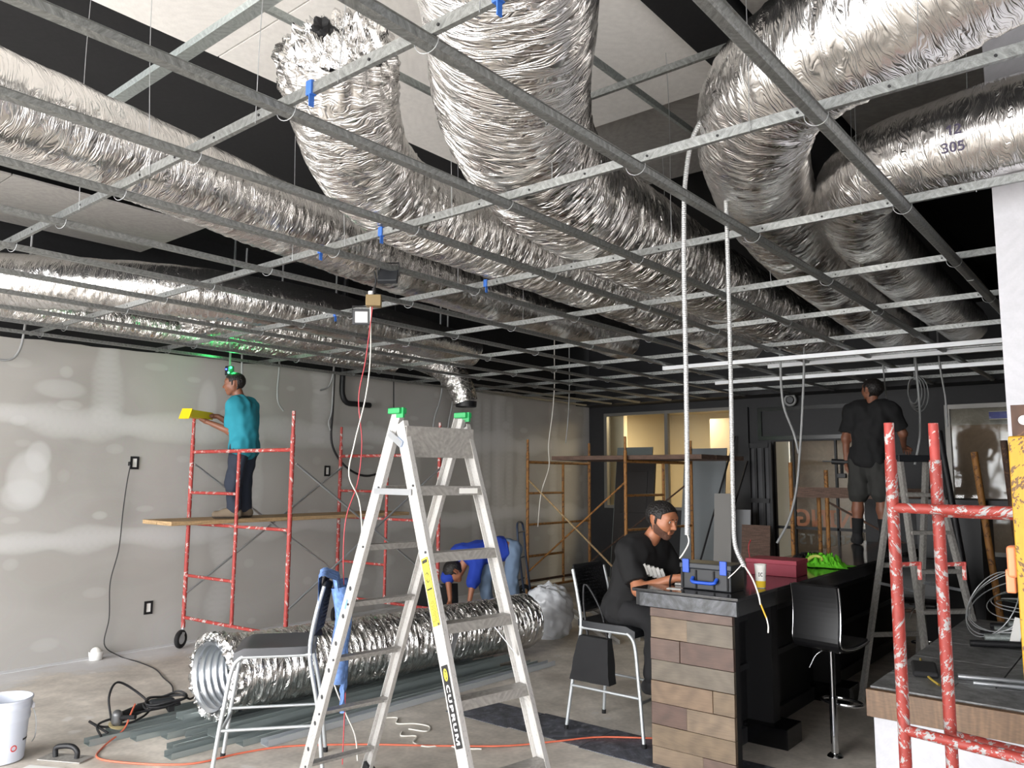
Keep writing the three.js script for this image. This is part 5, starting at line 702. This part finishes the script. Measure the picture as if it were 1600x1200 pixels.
function handGeo(w, dir, palm, size = 1, curl = 0.5, thumbSide = 1) {    // dir along the fingers, palm = normal the palm faces
  dir = dir.clone().normalize(); palm = palm.clone().addScaledVector(dir, -palm.dot(dir)).normalize(); const s = new THREE.Vector3().crossVectors(dir, palm).multiplyScalar(thumbSide), P = (a, b, c) => w.clone().addScaledVector(dir, a * size).addScaledVector(s, b * size).addScaledVector(palm, c * size);
  const fs = [cap(P(-0.03, 0, 0), P(0.03, 0, 0), 0.024 * size, 0.027 * size), cap(P(0.03, 0.022, 0), P(0.075, 0.026, 0), 0.016 * size), cap(P(0.03, -0.022, 0), P(0.075, -0.026, 0), 0.016 * size), cap(P(0.03, 0, 0), P(0.08, 0, 0), 0.017 * size)], pts = [P(-0.03, 0, 0)];
  [[0.03, 0.062], [0.0105, 0.07], [-0.0105, 0.066], [-0.031, 0.052]].forEach(([b, l], i) => { const a0 = curl * 0.7, a1 = curl * 1.6, k0 = P(0.082 - Math.abs(b) * 0.25, b, 0), k1 = P(0.082 - Math.abs(b) * 0.25 + l * 0.55 * Math.cos(a0), b * 1.1, l * 0.55 * Math.sin(a0)), k2 = P(0.082 - Math.abs(b) * 0.25 + l * 0.55 * Math.cos(a0) + l * 0.6 * Math.cos(a1), b * 1.12, l * 0.55 * Math.sin(a0) + l * 0.6 * Math.sin(a1)); fs.push(cap(k0, k1, 0.0088 * size, 0.0082 * size), cap(k1, k2, 0.0082 * size, 0.007 * size)); pts.push(k0, k1, k2); });
  const t0 = P(0.02, 0.022, 0.008), t1 = P(0.05, 0.052, 0.018), t2 = P(0.085, 0.056, 0.028); fs.push(cap(t0, t1, 0.0125 * size, 0.0105 * size), cap(t1, t2, 0.0105 * size, 0.0085 * size)); pts.push(t0, t1, t2);
  const [lo, hi] = bounds(pts, 0.04 * size); return isoMesh(uni(fs, 0.009), lo, hi, 0.0036);
}
function person(o) {
  const J = {}; for (const k in o.j) J[k] = vv(o.j[k]); const K = o.fat || 1;
  const T = thing('person', o.label, 'person'); T.position.set(0, 0, 0);
  const H = frameAt(J.head, vv(o.face), vv(o.headUp || [0, 1, 0])), hs = o.hs || 1, h = (x, y, z) => H(x * hs, y * hs, z * hs), hc = (a, b, ra, rb) => cap(h(...a), h(...b), ra * hs, (rb || ra) * hs);
  const torso = [cap(J.shL, J.shR, 0.06 * K), cap(lerp(J.shL, J.shR, 0.25), lerp(J.hipL, J.hipR, 0.22), 0.105 * K, 0.1 * K), cap(lerp(J.shL, J.shR, 0.75), lerp(J.hipL, J.hipR, 0.78), 0.105 * K, 0.1 * K), cap(lerp(J.shL, J.shR, 0.5).lerp(lerp(J.hipL, J.hipR, 0.5), 0.25), lerp(J.hipL, J.hipR, 0.5), 0.115 * K, 0.115 * K), cap(J.hipL, J.hipR, 0.098 * K)];
  const neck = cap(lerp(J.shL, J.shR, 0.5), h(0, -0.06, -0.015), 0.062, 0.052), arm = (s) => [cap(J['sh' + s], J['el' + s], 0.053 * K, 0.042), cap(J['el' + s], J['wr' + s], 0.042, 0.027)], leg = (s) => [cap(J['hip' + s], J['kn' + s], 0.088 * K, 0.06), cap(J['kn' + s], lerp(J['kn' + s], J['an' + s], 0.35), 0.058, 0.057), cap(lerp(J['kn' + s], J['an' + s], 0.35), J['an' + s], 0.057, 0.037)], foot = (s) => [cap(J['an' + s], J['to' + s], 0.036, 0.03), cap(J['an' + s].clone().add(V(0, -0.035, 0)), J['to' + s], 0.034, 0.028)];
  const bodyF = uni([...torso, neck, ...arm('L'), ...arm('R'), ...leg('L'), ...leg('R'), ...foot('L'), ...foot('R')], 0.035);
  const all = Object.values(J); let [lo, hi] = bounds(all, 0.16); const gs = [isoMesh(bodyF, lo, hi, 0.014)];
  const headF = uni([hc([0, 0.035, -0.018], [0, 0.03, -0.03], 0.088), hc([0, 0.03, 0.02], [0, 0.02, 0.02], 0.078), hc([-0.02, -0.03, 0.03], [0.02, -0.03, 0.03], 0.06), hc([-0.035, -0.06, 0.01], [0, -0.088, 0.062], 0.032, 0.026), hc([0.035, -0.06, 0.01], [0, -0.088, 0.062], 0.032, 0.026), hc([-0.04, 0.035, 0.075], [0.04, 0.035, 0.075], 0.018), hc([-0.04, -0.018, 0.062], [-0.03, -0.03, 0.07], 0.026), hc([0.04, -0.018, 0.062], [0.03, -0.03, 0.07], 0.026)], 0.03);
  const sock = [cap(h(-0.033, 0.013, 0.104), h(-0.031, 0.013, 0.104), 0.017 * hs), cap(h(0.033, 0.013, 0.104), h(0.031, 0.013, 0.104), 0.017 * hs)], face0 = uni([headF, hc([0, 0.018, 0.093], [0, -0.022, 0.118], 0.009, 0.014), hc([-0.012, -0.026, 0.104], [0.012, -0.026, 0.104], 0.011), hc([-0.02, -0.052, 0.094], [0.02, -0.052, 0.094], 0.0085), hc([-0.018, -0.065, 0.092], [0.018, -0.065, 0.092], 0.009), hc([-0.084, 0.018, -0.012], [-0.08, -0.022, -0.004], 0.014, 0.01), hc([0.084, 0.018, -0.012], [0.08, -0.022, -0.004], 0.014, 0.01), neck], 0.012), faceF = (x, y, z) => { let d = face0(x, y, z); for (const s of sock) { const e = -s(x, y, z), k = 0.012, g = Math.max(k - Math.abs(d - e), 0) / k; d = Math.max(d, e) + g * g * k * 0.25; } return d; };
  [lo, hi] = bounds([h(0, 0.02, 0.01)], 0.165 * hs); gs.push(isoMesh(faceF, lo, hi, o.fine || 0.006));
  for (const s of ['L', 'R']) { const d = o['hand' + s]; gs.push(handGeo(J['wr' + s].clone().addScaledVector(vv(d[0]).normalize(), 0.028), vv(d[0]), vv(d[1]), o.handSize || 1, d[2], s === 'L' ? 1 : -1)); }
  part('body', gs, o.skin, T);
  const Hb = [h(0, 0.02, 0.0)], hb = bounds(Hb, 0.17 * hs);
  // hair: shell outside the face line, in the head's own axes
  const hx = h(1, 0, 0).sub(h(0, 0, 0)).normalize(), hy = h(0, 1, 0).sub(h(0, 0, 0)).normalize(), hz = h(0, 0, 1).sub(h(0, 0, 0)).normalize(), loc = (x, y, z) => { const a = x - J.head.x, b = y - J.head.y, c = z - J.head.z; return [Math.abs(a * hx.x + b * hx.y + c * hx.z) / hs, (a * hy.x + b * hy.y + c * hy.z) / hs, (a * hz.x + b * hz.y + c * hz.z) / hs]; };
  const hair = grow(headF, o.hairT || 0.008, 0.003, 70), skin0 = grow(headF, -0.012);
  part('hair', isoMesh((x, y, z) => { const [lx, ly, lz] = loc(x, y, z); const front = ly > 0.055 ? lz - (0.048 + 1.1 * (ly - 0.055)) : ly > 0.02 ? lz - 0.046 : lz - 0.02, low = lz > -0.012 ? -0.02 - ly : (-0.075 + 0.0 * lz) - ly, ear = lz > -0.04 && lz < 0.004 && ly < 0.03 && lx > 0.06 ? 0.01 : -1; return Math.max(hair(x, y, z), -skin0(x, y, z), front * 0.8, low * 0.8, ear); }, hb[0], hb[1], o.fine || 0.006), M.hair, T);
  if (o.beard) { const b = grow(headF, 0.0028, 0.0012, 90), q = h(0, -0.004, 0.0), n1 = h(0, 1, 0.62).sub(h(0, 0, 0)).normalize(), q2 = h(0, 0, -0.004), nn = h(0, 0, -1).sub(h(0, 0, 0)).normalize(), q3 = h(0, -0.1, 0.02), n4 = h(0, -1, -0.3).sub(h(0, 0, 0)).normalize(); part('beard', isoMesh((x, y, z) => Math.max(b(x, y, z), (x - q.x) * n1.x + (y - q.y) * n1.y + (z - q.z) * n1.z, (x - q2.x) * nn.x + (y - q2.y) * nn.y + (z - q2.z) * nn.z), hb[0], hb[1], 0.0045), std('#56392c', 0.85), T); part('moustache', [rod(h(-0.024, -0.046, 0.098), h(0, -0.04, 0.108), 0.005 * hs, 8), rod(h(0.024, -0.046, 0.098), h(0, -0.04, 0.108), 0.005 * hs, 8)], std('#2a1d17', 0.8), T); }
  for (const q of [-1, 1]) { const e = part('eye', at(new THREE.SphereGeometry(0.0115 * hs, 12, 10), ...h(q * 0.0315, 0.013, 0.083).toArray()), std('#cfc6bd', 0.3), T); part('iris', at(new THREE.SphereGeometry(0.0062 * hs, 10, 8), ...h(q * 0.0315, 0.013, 0.0895).toArray()), std('#1a1210', 0.2), e); part('eyebrow', rod(h(q * 0.015, 0.034, 0.1), h(q * 0.048, 0.036, 0.088), 0.0048 * hs, 8), M.hair, T); }
  part('mouth', rod(h(-0.02, -0.0585, 0.1015), h(0.02, -0.0585, 0.1015), 0.0035 * hs, 8), std('#6d3a33', 0.6), T);
  // shirt
  const sl = o.sleeve ?? 0.75, midH = lerp(J.hipL, J.hipR, 0.5), midS = lerp(J.shL, J.shR, 0.5), dn = midH.clone().sub(midS).normalize();
  const slv = (s) => { const e = lerp(J['sh' + s], J['el' + s], sl); return sl > 1 ? [cap(J['sh' + s], J['el' + s], 0.062 * K, 0.052), cap(J['el' + s], lerp(J['el' + s], J['wr' + s], sl - 1), 0.052, 0.045)] : [cap(J['sh' + s], e, 0.064 * K, 0.06 * K)]; };
  let shirt = grow(uni([...torso, ...slv('L'), ...slv('R')], 0.04), o.shirtR || 0.022, 0.009, 9, o.seed || 0);
  shirt = cutBy(shirt, midH.clone().addScaledVector(dn, o.hem ?? 0.06), dn);
  for (const s of ['L', 'R']) if (sl <= 1) { const a = lerp(J['sh' + s], J['el' + s], sl), d = J['el' + s].clone().sub(J['sh' + s]).normalize(), base = shirt; shirt = ((f, a2, d2, s0) => (x, y, z) => { const t = (x - a2.x) * d2.x + (y - a2.y) * d2.y + (z - a2.z) * d2.z, r = Math.hypot(x - a2.x, y - a2.y, z - a2.z); return r < 0.16 && t > 0 && r * r - t * t < 0.0075 ? Math.max(f(x, y, z), t) : f(x, y, z); })(base, a, d, s); }
  [lo, hi] = bounds([J.shL, J.shR, J.hipL, J.hipR, J.elL, J.elR, ...(sl > 1 ? [J.wrL, J.wrR] : [])], 0.19); const sp = part('shirt', isoMesh(shirt, lo, hi, 0.012), o.shirt, T); if (o.onShirt) o.onShirt(sp, J, T);
  // trousers
  const cut = o.trouser ?? 0.95, lg = (s) => cut > 1 ? leg(s) : null; const tl = [], cuts = []; for (const s of ['L', 'R']) { if (cut > 0.55) { const e = lerp(J['kn' + s], J['an' + s], (cut - 0.5) * 2); tl.push(cap(J['hip' + s], J['kn' + s], 0.092 * K, 0.07), cap(J['kn' + s], e, 0.07, 0.058)); } else { const e = lerp(J['hip' + s], J['kn' + s], cut * 2); tl.push(cap(J['hip' + s], e, 0.1 * K, 0.092)); } }
  const hips = cutBy(uni([torso[4], cap(lerp(J.hipL, J.hipR, 0.2).addScaledVector(dn, -0.06), lerp(J.hipL, J.hipR, 0.8).addScaledVector(dn, -0.06), 0.092 * K), cap(lerp(J.hipL, J.hipR, 0.5), lerp(J.hipL, J.hipR, 0.5).addScaledVector(dn, -0.1), 0.108 * K)], 0.03), midH.clone().addScaledVector(dn, -0.1), dn.clone().multiplyScalar(-1)), tr = grow(uni([hips, ...tl], 0.03), 0.011, 0.008, 10, 5);
  [lo, hi] = bounds([J.hipL, J.hipR, J.knL, J.knR, J.anL, J.anR], 0.19); part('trousers', isoMesh(tr, lo, hi, 0.013), o.pants, T);
  for (const s of ['L', 'R']) { const a = J['an' + s], t = J['to' + s], f = t.clone().sub(a).setY(0).normalize(), hl = a.clone().addScaledVector(f, -0.035), y0 = Math.min(a.y, t.y); let sh = uni([cap(V(hl.x, t.y + 0.005, hl.z), V(t.x, t.y + 0.002, t.z), 0.043, 0.04), cap(a.clone().add(V(0, -0.02, 0)), V(hl.x, t.y + 0.02, hl.z), 0.047, 0.043), cap(a, lerp(a, t, 0.5), 0.046, 0.042)], 0.03); sh = cutBy(sh, V(0, t.y - 0.034, 0), V(0, -1, 0)); sh = cutBy(sh, a.clone().add(V(0, 0.035, 0)), V(0, 1, 0)); const bb = bounds([hl, t, a], 0.09), sm = part('shoe', isoMesh(sh, bb[0], bb[1], 0.009), o.shoe, T); if (o.sole) { const so = cutBy(grow(sh, 0.004), V(0, t.y - 0.012, 0), V(0, 1, 0)); part('sole', isoMesh(so, bb[0], bb[1], 0.009), o.sole, sm); } if (o.sock) { part('sock', rod(a.clone().add(V(0, 0.0, 0)), lerp(a, J['kn' + s], 0.42), 0.05, 16, 0.06), o.sock, T); } }
  return { T, J, h };
}
const cl = (c, r = 0.85) => new THREE.MeshStandardMaterial({ color: c, roughness: r });
// man in teal on the scaffold
{
  person({ label: 'man in a teal polo shirt and dark jeans standing on the red scaffold', skin: M.skinDark, shirt: cl('#1f7f90'), pants: cl('#212836'), shoe: cl('#6f6252'), sole: cl('#3c342c'), hem: 0.13, sleeve: 0.8, seed: 3, trouser: 0.97, fine: 0.007,
    face: [-0.75, -0.12, -0.62], hs: 0.93, j: { head: [4.45, 2.69, -7.44], shL: [4.4, 2.45, -7.32], shR: [4.66, 2.44, -7.46], elL: [4.44, 2.19, -7.44], wrL: [4.29, 2.28, -7.6], elR: [4.62, 2.24, -7.62], wrR: [4.42, 2.36, -7.68], hipL: [4.49, 2.03, -7.33], hipR: [4.64, 2.03, -7.43], knL: [4.45, 1.68, -7.37], knR: [4.62, 1.68, -7.46], anL: [4.44, 1.385, -7.32], anR: [4.63, 1.385, -7.42], toL: [4.3, 1.342, -7.42], toR: [4.54, 1.342, -7.55] },
    handL: [[-0.5, 0.3, -0.7], [0.3, 0.9, 0], 0.9], handR: [[-0.8, 0, -0.4], [0, -1, 0], 0.8] });
  const y = thing('yellow_trough', 'bright yellow plastic mud tray held by the man in teal', 'tray', [4.18, 2.36, -7.66], 0.55); part('tray', [box(0.42, 0.008, 0.1, 0, -0.03, 0), box(0.42, 0.075, 0.008, 0, 0.0, 0.05), box(0.42, 0.075, 0.008, 0, 0, -0.05)], M.yellow, y); part('end_lip', at(box(0.008, 0.12, 0.11, 0, 0, 0), -0.225, -0.005, 0, 0, 0, -0.5), M.yellow, y);
}
// man in blue bending over
person({ label: 'man in a blue shirt and jeans bending over the black tool case', skin: M.skin, shirt: cl('#19389a'), pants: new THREE.MeshStandardMaterial({ map: grain('#66788f', 0.12, 5, 5), roughness: 0.9 }), shoe: cl('#3a3a3c'), hem: 0.0, sleeve: 1.05, seed: 8, trouser: 0.95, fine: 0.008, hairT: 0.022,
  face: [-0.3, -0.9, -0.25], headUp: [-0.7, 0.1, -0.65], j: { head: [7.02, 0.6, -6.67], shL: [7.12, 0.82, -6.72], shR: [7.18, 0.78, -6.42], elL: [6.96, 0.54, -6.72], wrL: [6.9, 0.3, -6.62], elR: [7.08, 0.5, -6.42], wrR: [7.02, 0.26, -6.42], hipL: [7.5, 0.88, -6.38], hipR: [7.56, 0.86, -6.2], knL: [7.28, 0.5, -6.42], knR: [7.46, 0.48, -6.14], anL: [7.4, 0.1, -6.42], anR: [7.55, 0.1, -6.14], toL: [7.26, 0.05, -6.54], toR: [7.42, 0.05, -6.28] },
  handL: [[-0.2, -1, 0], [0, 0, 1], 0.7], handR: [[-0.2, -1, 0], [0, 0, -1], 0.7] });
// seated man at the bar
person({ label: 'man in a black t-shirt with white stripes seated at the bar', skin: std('#a86e50', 0.45), shirt: cl('#0a0a0c'), pants: cl('#101013'), shoe: cl('#1b1b1d'), hem: 0.04, sleeve: 0.78, seed: 5, beard: true, fine: 0.0045,
  face: [-0.12, -0.28, 0.95], j: { head: [4.92, 1.455, -2.7], shL: [5.08, 1.24, -2.82], shR: [4.73, 1.235, -2.86], elL: [5.14, 1.02, -2.66], wrL: [5.0, 1.095, -2.48], elR: [4.68, 1.0, -2.75], wrR: [4.76, 1.09, -2.52], hipL: [5.0, 0.83, -3.0], hipR: [4.82, 0.83, -3.0], knL: [5.03, 0.8, -2.68], knR: [4.8, 0.8, -2.68], anL: [5.02, 0.4, -2.72], anR: [4.8, 0.4, -2.72], toL: [5.03, 0.34, -2.6], toR: [4.8, 0.34, -2.6] },
  handL: [[-0.35, -0.1, 0.9], [0, -1, 0], 0.35], handR: [[0.45, 0.05, 0.9], [0, -1, 0], 0.35],
  onShirt: (sp, J, T) => { const st = M.paper; for (let i = 0; i < 5; i++) { const t = i < 4 ? 0.2 + i * 0.12 : 0.82; part('white_stripe', bar([4.735 + i * 0.031, 1.165 - i * 0.01, -2.75 + i * 0.016], [4.757 + i * 0.031, 1.095 - i * 0.01, -2.735 + i * 0.016], 0.024, 0.03, [-0.5, 0.1, 0.85]), st, sp); } } });
solo('wrist_band', at(new THREE.TorusGeometry(0.031, 0.006, 8, 24), 4.748, 1.08, -2.545, 0.3, 0.2), M.rubber, 'black band on the wrist of the seated man', 'wristband');
// man standing on the bar
{
  person({ label: 'man in a black t-shirt and grey shorts standing on the bar, seen from behind', skin: M.skinDark, shirt: cl('#0d0d0f'), pants: cl('#2e2e2c'), shoe: cl('#1b1b1d'), sock: cl('#0f0f11'), hem: 0.1, sleeve: 0.8, seed: 12, trouser: 0.47, fine: 0.008,
    face: [0.55, 0.15, -0.8], j: { head: [8.93, 2.69, -2.34], shL: [8.92, 2.47, -2.56], shR: [8.92, 2.47, -2.16], elL: [8.88, 2.18, -2.62], wrL: [8.9, 1.95, -2.63], elR: [9.02, 2.22, -2.08], wrR: [9.2, 2.1, -2.12], hipL: [8.92, 1.96, -2.5], hipR: [8.92, 1.96, -2.33], knL: [8.92, 1.56, -2.53], knR: [8.93, 1.56, -2.3], anL: [8.9, 1.155, -2.55], anR: [8.92, 1.155, -2.28], toL: [9.0, 1.086, -2.61], toR: [9.04, 1.086, -2.24] },
    handL: [[0.1, -1, 0], [0, 0, 1], 0.7], handR: [[0.9, -0.2, 0], [0, -1, 0], 0.7] });
  const d = thing('cordless_drill', 'black cordless drill in the hand of the man on the bar', 'power tool', [8.9, 1.86, -2.68], 0); part('grip', rod([0, -0.06, 0], [0, 0.06, 0], 0.018), M.rubber, d); part('motor', rod([0, 0.06, 0.08], [0, 0.07, -0.1], 0.03), M.black, d); part('bit', rod([0, 0.07, -0.1], [0, 0.075, -0.2], 0.008), M.darkSteel, d); part('battery', box(0.06, 0.05, 0.09, 0, -0.085, 0, 0.006), M.black, d);
}
renderer.render(scene, camera);
